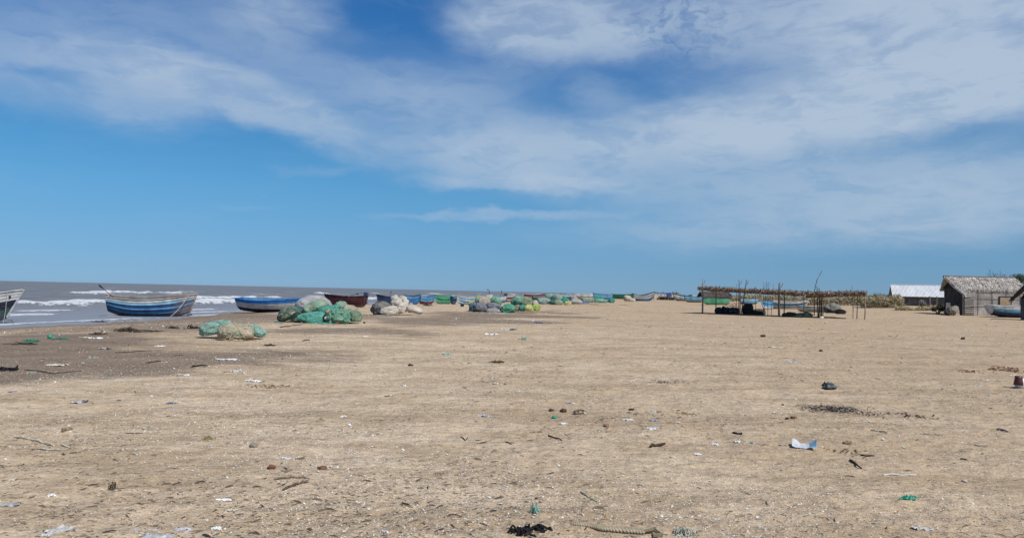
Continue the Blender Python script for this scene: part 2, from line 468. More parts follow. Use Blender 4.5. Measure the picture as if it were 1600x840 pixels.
def f_sand(t, b):
    pos = t.new('ShaderNodeNewGeometry').outputs['Position']
    wet = t.attr('wet', 'Fac')
    big = t.noise(pos, .13, 4, .6); mid = t.noise(pos, .9, 6, .62); st = t.noise(t.mapping(pos, (.5, 2.2, 1), rot=(0, 0, .25)), 1.3, 6, .65)
    fine = t.noise(pos, 9, 5, .7); grain = t.noise(pos, 60, 3, .75)
    c = t.mix(t.mr(big, .35, .65), SAND_A, SAND_B)
    c = t.mix(t.math('MULTIPLY', t.mr(mid, .42, .68), .75), c, SAND_C)
    c = t.mix(t.math('MULTIPLY', t.mr(st, .5, .72), .55), c, SAND_D)
    sx = t.new('ShaderNodeSeparateXYZ'); t.link(pos, sx.inputs[0])
    rgt = t.math('MULTIPLY', t.mr(t.math('ADD', sx.outputs[0], t.math('MULTIPLY', big, 8.0)), 3, 14), .55)
    c = t.mix(rgt, c, SAND_C)
    lay = t.noise(t.mapping(pos, (.22, .8, 1), rot=(0, 0, -.12), loc=(4, 9, 0)), 1.1, 7, .68)
    c = t.mix(t.math('MULTIPLY', t.mr(lay, .46, .60), .72), c, SAND_E)
    c = t.mix(1.0, c, grey(t, t.mr(fine, .28, .72, .80, 1.17)), 'MULTIPLY')
    c = t.mix(1.0, c, grey(t, t.mr(grain, .25, .75, .66, 1.3)), 'MULTIPLY')
    g1 = t.noise(t.mapping(pos, (.55, 1.5, 1), rot=(0, 0, -.1)), 5.5, 8, .78); g2 = t.noise(t.mapping(pos, (.7, 1.2, 1), loc=(5, 5, 0)), 21, 6, .8)
    c = t.mix(t.math('MULTIPLY', t.mr(g1, .50, .64), .52), c, (.27, .20, .135))
    c = t.mix(t.math('MULTIPLY', t.mr(g1, .46, .30), .35), c, (.62, .53, .41))
    c = t.mix(t.math('MULTIPLY', t.mr(g2, .54, .66), .5), c, (.22, .165, .115))
    c = t.mix(t.math('MULTIPLY', t.mr(g2, .42, .30), .45), c, (.68, .60, .49))
    # wind-sorted dark bits and pale shell crumbs caught in the surface
    pat = t.noise(pos, .45, 4, .6)
    d1 = t.vor(t.mapping(pos, (.6, 1.3, 1)), 24); d2 = t.vor(t.mapping(pos, (1, 1.7, 1), loc=(3.3, 1.2, 0)), 30)
    dark = t.math('MULTIPLY', t.mr(d1, .09, .16, 1, 0), t.mr(pat, .40, .62, .12, .6))
    c = t.mix(dark, c, (.14, .105, .075))
    pale = t.math('MULTIPLY', t.mr(d2, .12, .2, 1, 0), t.mr(pat, .42, .6, .9, .2))
    c = t.mix(t.math('MULTIPLY', pale, .8), c, (.72, .66, .56))
    d3 = t.vor(t.mapping(pos, (.7, 1, 1), loc=(9, 4, 0)), 9)
    pt3 = t.noise(t.mapping(pos, loc=(20, 3, 0)), .35, 4, .6)
    c = t.mix(t.math('MULTIPLY', t.mr(d3, .07, .12, 1, 0), t.mr(pt3, .42, .6, .0, .6)), c, (.13, .10, .07))
    d4 = t.vor(t.mapping(pos, (.8, 1, 1), loc=(2, 14, 0)), 7)
    c = t.mix(t.math('MULTIPLY', t.mr(d4, .05, .1, 1, 0), t.mr(pt3, .35, .55, .6, .0)), c, (.75, .72, .66))
    wn = t.math('ADD', wet, t.math('ADD', t.math('MULTIPLY', t.math('SUBTRACT', st, .5), 1.1), t.math('MULTIPLY', t.math('SUBTRACT', g1, .5), .7)))
    wn = t.math('MULTIPLY', t.mr(wn, .25, .72), t.mr(wet, .02, .25))
    wc = t.mix(t.mr(mid, .3, .7), (.182, .131, .092), (.262, .196, .138))
    wc = t.mix(1.0, wc, grey(t, t.mr(fine, .28, .72, .82, 1.18)), 'MULTIPLY')
    wc = t.mix(t.math('MULTIPLY', t.mr(d2, .10, .16, 1, 0), .5), wc, (.55, .5, .43))
    c = t.mix(t.math('MULTIPLY', wn, .93), c, wc)
    # burnt black patch of ash
    ash = t.attr('ash', 'Fac')
    an = t.mr(t.noise(pos, 24, 4, .75), .45, .6, .1, .75)
    c = t.mix(t.math('MULTIPLY', ash, an), c, (.075, .068, .068))
    t.link(c, b.inputs['Base Color'])
    h = t.math('ADD', t.math('MULTIPLY', fine, 1.0), t.math('MULTIPLY', grain, .35))
    h = t.math('ADD', h, t.math('MULTIPLY', st, 1.1))
    fr = t.noise(t.mapping(pos, (1, 1, 1), loc=(7, 2, 0)), 1.1, 9, .56)
    bm = t.new('ShaderNodeBump'); bm.inputs['Strength'].default_value = 1.0; t.link(fr, bm.inputs['Height'])
    t.link(t.mr(wet, 0, 1, .22, .09), bm.inputs['Distance'])
    b2 = t.new('ShaderNodeBump'); b2.inputs['Strength'].default_value = .9; b2.inputs['Distance'].default_value = .03; t.link(h, b2.inputs['Height']); t.link(bm.outputs[0], b2.inputs['Normal'])
    t.link(b2.outputs[0], b.inputs['Normal'])
    t.link(t.mr(t.attr('swash', 'Fac'), 0, 1, .95, .25), b.inputs['Roughness'])
M_SAND = material('beach_sand', f_sand, .95, .12)

ang = np.concatenate([np.radians(np.linspace(-180, -46, 60)), np.radians(np.linspace(-45.5, 45.5, 760)), np.radians(np.linspace(46, 180, 60))])
rad_ = [.4, 1.2, 2.2, 3.0]
while rad_[-1] < 320: rad_.append(rad_[-1]*(1.0065 if rad_[-1] < 45 else 1.0105) if rad_[-1] > 4.2 else rad_[-1]*1.05)
while rad_[-1] < 14000: rad_.append(rad_[-1]*1.25)
rad_ = np.array(rad_)
AA, RR = np.meshgrid(ang, rad_)
GX = RR*np.sin(AA); GY = RR*np.cos(AA)
GZ = gz0(GX, GY) + gfine(GX, GY)*(1-sst(250, 320, RR))
WET = wetmask(GX, GY)*(1-sst(400, 900, RR)); SW = sst(-2.4, -.8, noff(GX, GY))
ASHP = [(1246, 633), (1300, 631), (1345, 636), (1372, 646), (1330, 650), (1270, 644)]
ASH = sst(-.12, .22, inpoly_soft(GX, GY, [flat(*q) for q in ASHP]) + .18*fbm(GX*2, GY*2, 8, 3))
ASH = np.maximum(ASH, .55*sst(-.1, .2, inpoly_soft(GX, GY, [flat(*q) for q in [(1010, 594), (1060, 592), (1085, 599), (1040, 603)]]) + .16*fbm(GX*2, GY*2, 3, 3)))
ground = grid_mesh('beach_ground', GX, GY, GZ, M_SAND, {'wet': WET, 'swash': SW, 'ash': ASH})
tag(ground, kind='structure')

# ================================================================== sea with breakers
def f_sea(t, b):
    pos = t.new('ShaderNodeNewGeometry').outputs['Position']; foam = t.attr('foam', 'Fac'); sh = t.attr('shallow', 'Fac')
    n = t.noise(t.mapping(pos, (.22, .09, 1), rot=(0, 0, -.19)), 1.6, 6, .65)
    c = t.mix(t.mr(n, .35, .65), (.155, .157, .158), (.215, .211, .206))
    c = t.mix(sh, c, (.25, .262, .285))
    fn = t.noise(t.mapping(pos, (1.4, .9, 1), rot=(0, 0, -.19)), 1.5, 7, .75)
    fine = t.noise(pos, 5, 4, .7)
    f = t.math('ADD', foam, t.math('MULTIPLY', t.math('SUBTRACT', fn, .5), 2.1))
    f = t.math('ADD', f, t.math('MULTIPLY', t.math('SUBTRACT', fine, .5), .35))
    f = t.mr(f, .36, .66)
    f = t.math('MULTIPLY', f, t.mr(foam, .02, .2))
    c = t.mix(f, c, t.mix(t.mr(fine, .3, .7), (.42, .43, .44), (.74, .75, .75)))
    t.link(c, b.inputs['Base Color'])
    t.link(t.mr(f, 0, 1, .5, .9), b.inputs['Roughness'])
    h = t.math('ADD', t.noise(t.mapping(pos, (.9, .35, 1), rot=(0, 0, -.19)), 1.3, 6, .62), t.math('MULTIPLY', f, .5))
    t.link(t.bump(h, .8, .35), b.inputs['Normal'])
M_SEA = material('grey_sea', f_sea, .42, .14)
sv = np.concatenate([[-9000, -2500, -700, -250, -120], np.arange(-70, 230, .55), 230*1.06**np.arange(1, 66)])
nv = np.concatenate([np.arange(-4, 75, .3), 75*1.035**np.arange(1, 80), 75*1.035**79*1.25**np.arange(1, 15)])
SS, NN = np.meshgrid(sv, nv)
tv = np.array([.19, 1.0])/1.018; ov = np.array([-1.0, .19])/1.018
SX = -23 + tv[0]*SS + ov[0]*NN; SY = 35 + tv[1]*SS + ov[1]*NN
foam = np.zeros_like(SS); hz = np.zeros_like(SS)
LINES = [  # offshore distance, wobble, width, height, mask frequency, threshold, seed
 (1.0, 1.1, .6, .02, .16, -.35, 1), (3.6, 1.8, .8, .05, .15, -.22, 2), (7.4, 2.2, 1.0, .08, .13, -.05, 3), (11.5, 2.5, .8, .08, .12, .1, 14),
 (16.5, 2.6, 2.0, .55, .06, -.24, 4), (23.0, 2.6, .9, .18, .09, .12, 5), (32.0, 4.0, 1.4, .45, .08, .14, 6),
 (45.0, 4.0, 1.5, .30, .07, .22, 7), (60.0, 5.0, 2.6, .70, .05, .14, 8), (86.0, 6.0, 2.2, .55, .05, .28, 9), (125.0, 6.0, 2.4, .5, .05, .34, 10), (180., 7., 3., .5, .04, .4, 11)]
for (n0, wob, wd, hgt, fr, th, sd) in LINES:
    cen = n0 + wob*fbm(SS*.05, SS*0+sd*7.7, 0, 5)
    msk = sst(th-.14, th+.20, fbm(SS*fr, SS*0+sd*3.1, 4, 4))
    wl = .8*wd*(1+.75*fbm(SS*.35, SS*0+sd, 2, 3))
    d = NN-cen
    prof = np.where(d < 0, sst(0, 1, (d+wl*2.4)/(wl*2.4))**1.4, 1-sst(0, 1, d/(wl*.5)))     # steep front, foam trails shoreward
    foam = np.maximum(foam, prof*(.25+.75*msk)*msk)
    crest = 1+.55*fbm(SS*.9, NN*.6, sd, 3)
    hz += hgt*np.exp(-(d/(wd*1.0))**2)*(.30+.70*msk*crest)
hz += .10*fbm(NN*.12, SS*.02, 2, 4)*sst(3, 20, NN) + .07*fbm(NN*.45, SS*.15, 3, 4)*sst(2, 8, NN)
hz *= 1-sst(300, 700, NN)
caps = sst(.44, .60, fbm(NN*.22, SS*.10, 31, 4))*sst(20, 40, NN)*(1-sst(160, 330, NN))*.8
foam = np.maximum(foam, caps)
foam = np.maximum(foam, .50*sst(.0, .5, fbm(NN*.6, SS*.16, 12, 4))*(1-sst(10, 17, NN)))
sea = grid_mesh('sea_water', SX, SY, SEA+hz, M_SEA, {'foam': foam, 'shallow': 1-sst(2, 26, NN)})
tag(sea, kind='structure')
# ================================================================== clinker fishing boats
def boat(label, px0, px1, pyb, h_px, strakes, gun, inner, alpha=0, bow='right', heel=3.0, cat='fishing boat', group='fishing boats hauled up on the beach',
         B_ratio=.30, sheer=.34, transom=.62, rake=.11, thwart=None, tr_col=None, rope=False, motor=None, oar=None, keel=(.06,.05,.045), name='fishing_boat', bulge=1.0, pitch=0.0, stern=.16, bowwood=0, extra=None):
    base = at((px0+px1)/2, pyb); Y = base.y
    Wd = (px1-px0)/F*math.hypot(Y, 0)           # apparent width on a plane square to the view axis
    al = math.radians(alpha)
    L = Wd/(abs(math.cos(al)) + B_ratio*abs(math.sin(al)))
    rk = rake*.8*(1+sheer); L /= 1+(rk+.035)*abs(math.cos(al))
    H = h_px/F*Y
    D = H/(1+sheer); B = L*B_ratio
    rz = al if bow == 'right' else math.pi+al
    sh = L*(rk-.035)/2
    root = empty(name, (base.x-math.cos(rz)*sh, base.y-math.sin(rz)*sh, base.z), label, cat, group)
    root.rotation_euler = (math.radians(heel), math.radians(pitch), rz)
    M = len(strakes); N = 26
    T = [i/N for i in range(N+1)]
    def hb(t):
        if t > .42: return B/2*max(0.0, 1-((t-.42)/.58)**2.3)
        return B/2*(transom + (1-transom)*(1-((.42-t)/.42)**2))
    def kz(t): return D*(.34*max(0, (t-.68)/.32)**2.2 + stern*max(0, (.32-t)/.32)**1.8)
    def sz(t): return D*(1 + sheer*max(0, (t-.36)/.64)**1.9 + sheer*.42*max(0, (.36-t)/.36)**2)
    def P(t, u, side, off=0.0, inn=0.0):
        ph = u*math.pi/2
        y = max(0.012, hb(t)*math.sin(ph)**(.78/bulge)) ; k = kz(t); z = k+(sz(t)-k)*(1-math.cos(ph))**.86
        y = max(0.004, y+off-inn)
        x = L*(t-.5) + rake*L*(t**5)*(z/D)*.8 - .035*L*((1-t)**6)*(z/D)
        x -= inn*2.2*max(0, t-.8)/.2
        return (x, side*y, z+inn*.8*(1-u))
    hull = MB(); lap = .018+.006*L/5
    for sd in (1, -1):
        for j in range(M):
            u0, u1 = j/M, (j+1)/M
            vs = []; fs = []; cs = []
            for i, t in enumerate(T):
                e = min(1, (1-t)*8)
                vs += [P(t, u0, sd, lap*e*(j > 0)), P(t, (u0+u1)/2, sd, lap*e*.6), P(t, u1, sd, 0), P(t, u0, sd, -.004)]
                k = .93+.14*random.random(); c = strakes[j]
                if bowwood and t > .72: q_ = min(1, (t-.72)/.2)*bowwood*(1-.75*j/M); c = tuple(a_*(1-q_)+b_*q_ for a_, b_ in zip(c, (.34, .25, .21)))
                cs += [tuple(q*k*1.08 for q in c), tuple(q*k for q in c), tuple(q*k*.42 for q in c), tuple(q*k*.2 for q in c)]  # lap shadow painted in: each strake's upper edge and underside darkened
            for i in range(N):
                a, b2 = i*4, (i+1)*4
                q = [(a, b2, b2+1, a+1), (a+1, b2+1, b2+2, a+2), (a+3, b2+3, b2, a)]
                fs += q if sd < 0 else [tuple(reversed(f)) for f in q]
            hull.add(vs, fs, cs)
        # inside skin
        vs = []; fs = []; K = 6
        for t in T: vs += [P(t, k/K, sd, 0, .035) for k in range(K+1)]
        for i in range(N):
            for k in range(K):
                a = i*(K+1)+k; b2 = a+K+1; f = (a, a+1, b2+1, b2)
                fs.append(f if sd < 0 else tuple(reversed(f)))
        hull.add(vs, fs, inner)
    # transom board
    tc = tr_col or strakes[-2]
    ring = [P(0, k/8, 1) for k in range(8, -1, -1)] + [P(0, k/8, -1) for k in range(1, 9)]
    n = len(ring)
    r2 = [(x+.05, y, z) for x, y, z in ring]
    ring1 = [(x-.008, y, z) for x, y, z in ring]
    hull.add(ring1+r2, [tuple(range(n)), tuple(range(2*n-1, n-1, -1))], tc)
    hull.build('hull', M_PAINT, root, smooth=False)
    g = MB()
    for sd in (1, -1):
        path = [Vector(P(t, 1, sd)) + Vector((0, sd*.012, .012)) for t in T]
        g.tube(path, [.034+.006*L/5]*len(path), gun, 6)
    g.box((L*-.5-.02, 0, sz(0)+.01), (.07, hb(0)*2, .06), gun)
    g.build('gunwale', M_PAINT, root)
    kb = MB()
    kp = [Vector((P(t, 0, 1)[0], 0, kz(t)-.03)) for t in T]
    kb.tube(kp, .035, keel, 5)
    kb.build('keel', M_PAINT, root)
    sp = MB(); path = [Vector((P(1, u, 1)[0]+.02, 0, P(1, u, 1)[2])) for u in (0, .2, .4, .6, .8, 1)]
    path.append(path[-1]+Vector((.03, 0, .05*D+.02)))
    sp.tube(path, [.045]*6+[.04], gun, 6); sp.build('stem_post', M_PAINT, root)
    for t in (.22, .47, .70):
        zb = kz(t)+(sz(t)-kz(t))*.80; hw = hb(t)*.93
        q = MB(); q.box((L*(t-.5), 0, zb), (.2, hw*2, .035), thwart or jit(inner, .2)); q.build('thwart', M_PAINT, root)
    if rope:
        p0 = Vector(P(.93, 1, -1))+Vector((0, -.06, 0)); q = MB(); pts = []
        e = Vector((L*.5-rope[0]*L, -hb(.6)-.35, .02))
        for i in range(9):
            s = i/8; p = p0.lerp(e, s); p.z -= .25*D*math.sin(math.pi*s)*rope[1]; p.y -= .1*math.sin(math.pi*s); pts.append(p)
        q.tube(pts, .017, (.5, .45, .37), 5); q.build('mooring_rope', M_PLAIN, root)
    if motor:
        mc = motor; x0 = -L*.5-.12; z0 = sz(0)
        mo = empty('outboard_motor', (x0, 0, z0), None, None); mo.parent = root
        q = MB(); q.box((0, 0, .16), (.34, .24, .22), mc); q.box((.03, 0, .30), (.28, .20, .08), jit(mc)); q.box((-.05, 0, .02), (.2, .16, .12), (.03, .03, .03)); q.build('cowling', M_PLASTIC, mo)
        q = MB(); q.tube([(0, 0, .06), (-.06, 0, -.5), (-.1, 0, -.62)], [.05, .045, .04], (.05, .05, .055), 6); q.box((-.06, 0, -.56), (.22, .02, .14), (.05, .05, .055)); q.build('drive_leg', M_PLASTIC, mo)
        q = MB(); q.tube([(.12, 0, .18), (.55, .04, .32)], .02, (.03, .03, .03), 5); q.build('tiller', M_PLASTIC, mo)
    if oar:
        q = MB(); a, b2 = Vector(oar[0])*1.0, Vector(oar[1])
        a = Vector((a.x*L, a.y*B, a.z*D)); b2 = Vector((b2.x*L, b2.y*B, b2.z*D)); d = (b2-a)
        q.tube([a, a+d*.5, a+d*.8], .022, (.06, .05, .045), 6); q.tube([a+d*.78, a+d*.9, b2], [.03, .06, .045], (.035, .035, .04), 6)
        o = q.build('steering_oar', M_WOOD, root)
    if extra: extra(root, L, B, D, sz, hb, P)
    return root

W = srgb(196, 192, 184, .75); BL = srgb(58, 112, 160, .8); LB = srgb(98, 158, 190, .8); DB = srgb(38, 60, 92, .8); NV = srgb(28, 36, 56, .9)
RU = srgb(98, 66, 62, .8); WD = srgb(128, 118, 108, .8); DK = (.035, .033, .035); TL = srgb(70, 130, 130, .8); GN = srgb(88, 160, 120, .8)
DG = srgb(30, 105, 80, .8); RD = srgb(120, 52, 46, .8); MR = srgb(92, 44, 44, .75); GR = srgb(120, 124, 124, .8); PK = srgb(176, 140, 125, .8); BBL = srgb(52, 118, 180, .8)

# ---- bow at the left edge
def bow_extras(root, L, B, D, sz, hb, P):
    # hull number, too worn to read: short dark strokes
    for i, x in enumerate((.30, .32, .335, .35)):
        p = P(.5+x, .80, -1)
        q = MB(); q.box((p[0], p[1]-.022, p[2]), (.03+.02*(i % 2), .012, .07), DK); q.build('worn_letter', M_PLAIN, root)
    p = P(.955, .86, -1); q = MB()
    q.tube([(p[0]-.035, p[1]-.03, p[2]), (p[0]+.035, p[1]-.03, p[2])], .05, DK, 8); q.build('hawse_hole', M_PLAIN, root)
    p = P(.93, 1, -1); q = MB(); q.tube([(p[0], p[1]-.05, p[2]), (p[0]-.03, p[1]-.07, p[2]*.5), (p[0]-.12, p[1]-.12, .0)], .014, (.45, .42, .36), 5); q.build('mooring_rope', M_PLAIN, root)
boat('white topped boat with black band and grey green hull, bow only, at left edge', -150, 31, 508, 57,
     [srgb(70, 92, 92, .7)]*3+[srgb(76, 100, 98, .7), srgb(66, 90, 90, .7), srgb(74, 98, 96, .7), DK, NV, NV, W, W, W], W, GR, alpha=8, rake=.2, sheer=.42, heel=2, extra=bow_extras)
boat('blue and white weathered clinker boat with long oar, standing alone at the surf', 171, 303, 495, 37,
     [srgb(92, 78, 74, .6), srgb(74, 58, 52, .6), srgb(58, 56, 62, .6), srgb(36, 54, 84, .6), BL, srgb(34, 66, 108, .6), srgb(90, 144, 180, .85), srgb(40, 76, 120, .6), srgb(126, 170, 192, .9), W], srgb(160, 140, 125, .8), GR, alpha=24, stern=.36, bowwood=.8, sheer=.30, heel=7, rake=.09, transom=.72,
     rope=(.28, .5), oar=((-.40, -.1, .9), (-.62, -.25, 1.75)), B_ratio=.33)
boat('long blue boat with white middle band and navy bottom, partly behind the green bag heap', 362, 500, 487, 24,
     [NV]*4+[DB, W, W, W, W, BBL, BBL], BBL, LB, alpha=-14, bow='right', sheer=.34, heel=4, transom=.5, B_ratio=.28)
boat('dark maroon boat with black motor, stern toward the white sack heap', 500, 577, 479, 19,
     [srgb(120, 104, 96, .8), srgb(116, 92, 86, .8), MR, MR, MR, MR, srgb(70, 36, 40, .7)], srgb(64, 36, 38, .8), GR, alpha=-20, bow='left', sheer=.22, motor=(.04, .07, .16),
     oar=((.0, .2, 1.05), (-.3, -.2, 1.35)))
boat('small navy blue boat half hidden behind the white sack heap', 588, 622, 475, 15, [DK, DB, DB, DB, DB, NV], NV, GR, alpha=10, bow='left', oar=((-.1, 0, .9), (-.16, 0, 1.8)))
boat('royal blue boat with dark bottom just right of the white sack heap', 630, 658, 475.5, 15.5, [DK, DB, BL, BBL, BBL, BL, LB], DB, GR, alpha=50, sheer=.22, B_ratio=.36, bow='right')
boat('light blue boat with red bottom, beside the royal blue boat', 653, 681, 475, 14.5, [RD, RD, RD, RD, RD, LB, LB, BL, LB, LB], BL, GR, alpha=48, sheer=.25, B_ratio=.36)
boat('green clinker boat with pale seams between two blue boats', 677, 707, 474.5, 14, [DG, GN, GN, GN, DG, GN, GN], GN, GR, alpha=40, bow='left', sheer=.18, B_ratio=.38)
boat('slate blue boat with turquoise rail, seen stern first beside green boat', 702, 716, 475, 13.5, [DB, DB, GR, DB, DB, TL], srgb(80, 170, 160, .8), GR, alpha=74, B_ratio=.40, sheer=.18)
boat('blue and white striped boat behind the grey and yellow bags', 712, 745, 475.5, 14, [BL, LB, W, BL, W, LB, W], W, W, alpha=34, bow='left', sheer=.22, B_ratio=.34)
boat('grey white boat with raised dark motor, behind the tan bag', 748, 792, 473, 12.5, [DB, GR, LB, W, W], LB, GR, alpha=20, bow='left', motor=(.03, .03, .04), oar=((-.3, 0, 1.0), (-.36, .0, 2.1)))
boat('white boat with rust red band, beside green bags', 785, 806, 471.5, 11, [DK, DK, DK, W, W, RD, RD, W], W, GR, alpha=32, sheer=.2, B_ratio=.34)
boat('low dark red boat behind the yellow bag heap', 818, 853, 467.5, 8.5, [WD, WD, PK, PK, W, RD, RD], MR, GR, alpha=16, bow='right', sheer=.3)
boat('dark green boat before the low dark red boat', 830, 858, 469.5, 9, [DK, DG, DG, DG, GR], WD, GR, alpha=24, sheer=.5, heel=7)
boat('dark teal boat between the speckled green bag and the grey bags', 874, 892, 467.5, 8.5, [DK, DB, TL, TL, W], TL, GR, alpha=36, bow='left')
boat('white rimmed boat with dark inside behind the pale grey bags', 896, 930, 466.5, 8, [WD, GR, WD, W, W], W, DK, alpha=18, bow='left', sheer=.12, heel=9)
boat('bright light blue boat behind the teal bags', 925, 958, 467.5, 9.5, [BL, BL, LB, LB, LB], BBL, W, alpha=14, bow='left', sheer=.36)
boat('emerald green boat low on the sand left of the sandy sacks', 955, 993, 467, 8, [DK, GR, DG, DG, DG], DG, GR, alpha=10, bow='right', sheer=.16)
boat('grey and white boat with blue bottom, high bow pointing right', 985, 1026, 470, 14.5, [DB, DB, BL, BL, W, GR, W], DK, GR, alpha=22, bow='right', sheer=.75, heel=4, rake=.13)
boat('grey boat with white rim and black gunwale, bow beside the pole rack', 1048, 1084, 470, 12, [DK, DK, GR, GR, W, GR], DK, GR, alpha=28, bow='left', sheer=.55, heel=4)
boat('blue grey boat with black gunwale left of the thatched shelter', 1066, 1100, 472, 10.5, [DK, RU, GR, TL, LB, LB], DK, GR, alpha=20, bow='left', sheer=.3)
boat('mint green boat seen under the left end of the shelter roof', 1094, 1142, 476, 10.5, [DK, GN, GN, GN, GN, GN, GN], DG, GR, alpha=14, bow='left', sheer=.12)
boat('pale turquoise boat with black bottom in shelter shade', 1155, 1186, 475, 9, [DK, DK, LB, LB, W], LB, GR, alpha=8, bow='right', sheer=.2)
boat('small light blue and white boat tilted beside the shelter post', 1184, 1215, 483.5, 14, [W, W, W, LB, BL, LB], LB, LB, alpha=46, bow='left', sheer=.22, heel=12, B_ratio=.36)
boat('long white boat with dark blue inside and pinkish bottom, near the second shelter', 1203, 1265, 482.5, 13, [RU, PK, W, WD, LB, NV, W], W, DB, alpha=8, bow='right', sheer=.16, rake=.16, heel=6)
boat('old bare grey wooden boat with bleached planks under the second shelter', 1242, 1294, 487.5, 9.5, [RU, WD, WD, GR, WD], WD, srgb(96, 70, 62, .8), alpha=9, bow='left', sheer=.18, group='fishing boats hauled up on the beach')
boat('blue hulled boat with white rim, in front of the thatched hut', 1543, 1650, 496, 19, [NV, NV, NV, NV, NV, DB, BL, LB, LB, W, W], W, GR, alpha=2, bow='right', sheer=.10, heel=3, rake=.1, transom=.8, stern=.3)

# black bundle lying on the first boat's bow, and its little anchor
# ================================================================== heaps of netting bags and sacks
def ico(sub):
    bm = bmesh.new(); bmesh.ops.create_icosphere(bm, subdivisions=sub, radius=1)
    v = np.array([q.co[:] for q in bm.verts]); f = [tuple(q.index for q in p.verts) for p in bm.faces]; bm.free(); return v, f
ICO = {3: ico(3), 4: ico(4), 5: ico(5)}
BAGN = [0]
def bag(label, x0, x1, y0, y1, Y, c1, c2=None, amt=.5, sf=6.0, tilt=0, depth=.9, lump=.17, crumple=.068, boxy=.84, pinch=0.0, mat=None, ground=True,
        ropes=0, floats=(), name='net_bag', cat='net bag', group='netting bags heaped on the beach', sub=4, spread=.12, rcol=(.34, .28, .17)):
    BAGN[0] += 1; s = BAGN[0]*13.7
    def soft(c):                              # dust and sun fade every net
        m_ = sum(c)/3; return tuple(.92*q+.08*m_+.018 for q in c)
    c1 = soft(c1); c2 = soft(c2) if c2 is not None else None
    d, fc = ICO[sub]
    w, h = (x1-x0)/F*Y, (y1-y0)/F*Y
    def shape(d):
        p = np.sign(d)*np.abs(d)**boxy
        n = fbm(d[:, 0]*1.4+s, d[:, 1]*1.4, d[:, 2]*1.4, 2)*lump*1.6
        r = 1-np.abs(fbm(d[:, 0]*3.1-s, d[:, 1]*3.1+s, d[:, 2]*3.1, 3)); crease = -np.clip(r-.8, 0, 1)*crumple*4
        n2 = fbm(d[:, 0]*7+s, d[:, 1]*7, d[:, 2]*7-s, 2)*crumple
        p = p*(1+n+n2+crease)[:, None]
        if pinch:
            q = sst(.45, 1.05, np.sign(pinch)*d[:, 0]); p[:, 1] *= 1-q*.8*abs(pinch); p[:, 2] = (p[:, 2]+.15*q)*(1-q*.75*abs(pinch)); p[:, 0] += np.sign(pinch)*.25*q
        fl = np.clip(-p[:, 2]-.72, 0, 1); p[:, 2] += fl*.85; p[:, 0] *= 1+fl*spread*2; p[:, 1] *= 1+fl*spread*2   # slumps on its base
        a = math.radians(tilt); x, z = p[:, 0]*w/2, p[:, 2]*h/2*(1 if not tilt else .9)
        if tilt:
            X = x*math.cos(a)*1.0 - z*math.sin(a); Z = x*math.sin(a)+z*math.cos(a)
        else: X, Z = x, z
        return np.stack([X, p[:, 1]*depth*min(w, 1.3*h)/2*1.25, Z], -1)
    p = shape(d)
    lo, hi = p.min(0), p.max(0)
    sx, szz = w/(hi[0]-lo[0]), h/(hi[2]-lo[2])
    cxx, czz = (hi[0]+lo[0])/2, lo[2]
    def fit(p):
        q = p.copy(); q[:, 0] = (q[:, 0]-cxx)*sx; q[:, 2] = (q[:, 2]-czz)*szz; return q
    p = fit(p)
    base = pt((x0+x1)/2, y1, Y)
    mix = np.zeros(len(d))
    if c2 is not None:
        mix = sst(.0, .12, fbm(d[:, 0]*sf+s, d[:, 1]*sf, d[:, 2]*sf, 3)+(amt-.5)*1.1)
        mix *= sst(-.5, .1, fbm(d[:, 0]*1.3, d[:, 1]*1.3+s, d[:, 2]*1.3, 2)+(amt-.35))
    br = 1+.16*fbm(d[:, 0]*2.3, d[:, 1]*2.3, d[:, 2]*2.3+s, 3)
    c = (np.array(c1)[None]*(1-mix[:, None]) + np.array(c2 if c2 is not None else c1)[None]*mix[:, None])*br[:, None]
    mb = MB(); mb.add([tuple(q) for q in p], fc, [tuple(q) for q in c])
    azv = math.atan2(base.x, base.y)
    if not ropes and not floats:
        o = mb.build(name, mat or M_NET, None, (base.x, base.y, base.z), True, -azv); tag(o, label, cat, group); return o
    root = empty(name, (base.x, base.y, base.z), label, cat, group, -azv)
    mb.build('net_bundle', mat or M_NET, root, smooth=True)
    for k in range(ropes):
        ax = Vector((1, random.uniform(-.5, .5), random.uniform(-.5, .5))).normalized(); off = random.uniform(-.5, .5)
        a = ax.orthogonal().normalized(); b2 = ax.cross(a); R = math.sqrt(1-off*off)
        dd = np.array([list((ax*off+(a*math.cos(t)+b2*math.sin(t))*R)) for t in np.linspace(0, 2*math.pi, 40)])
        q = fit(shape(dd)); cen = np.array([0, 0, h*.5]); q = cen+(q-cen)*1.02
        mb = MB(); mb.tube(q.tolist(), .016, jit(rcol, .3), 5, False); mb.build('lashing_rope', M_PLAIN, root)
    for (fx, fy, cf) in floats:
        g = pt(fx, fy, Y-.42*min(w, 1.3*h)); loc = Matrix.Rotation(azv, 3, 'Z') @ (g-base)
        dd, ff = ICO[3]; mb = MB(); rr = .085
        mb.add([(loc.x+v[0]*rr*1.25, loc.y+v[1]*rr, loc.z+v[2]*rr) for v in dd], ff, cf); mb.build('net_float', M_PLASTIC, root, smooth=True)
    return root

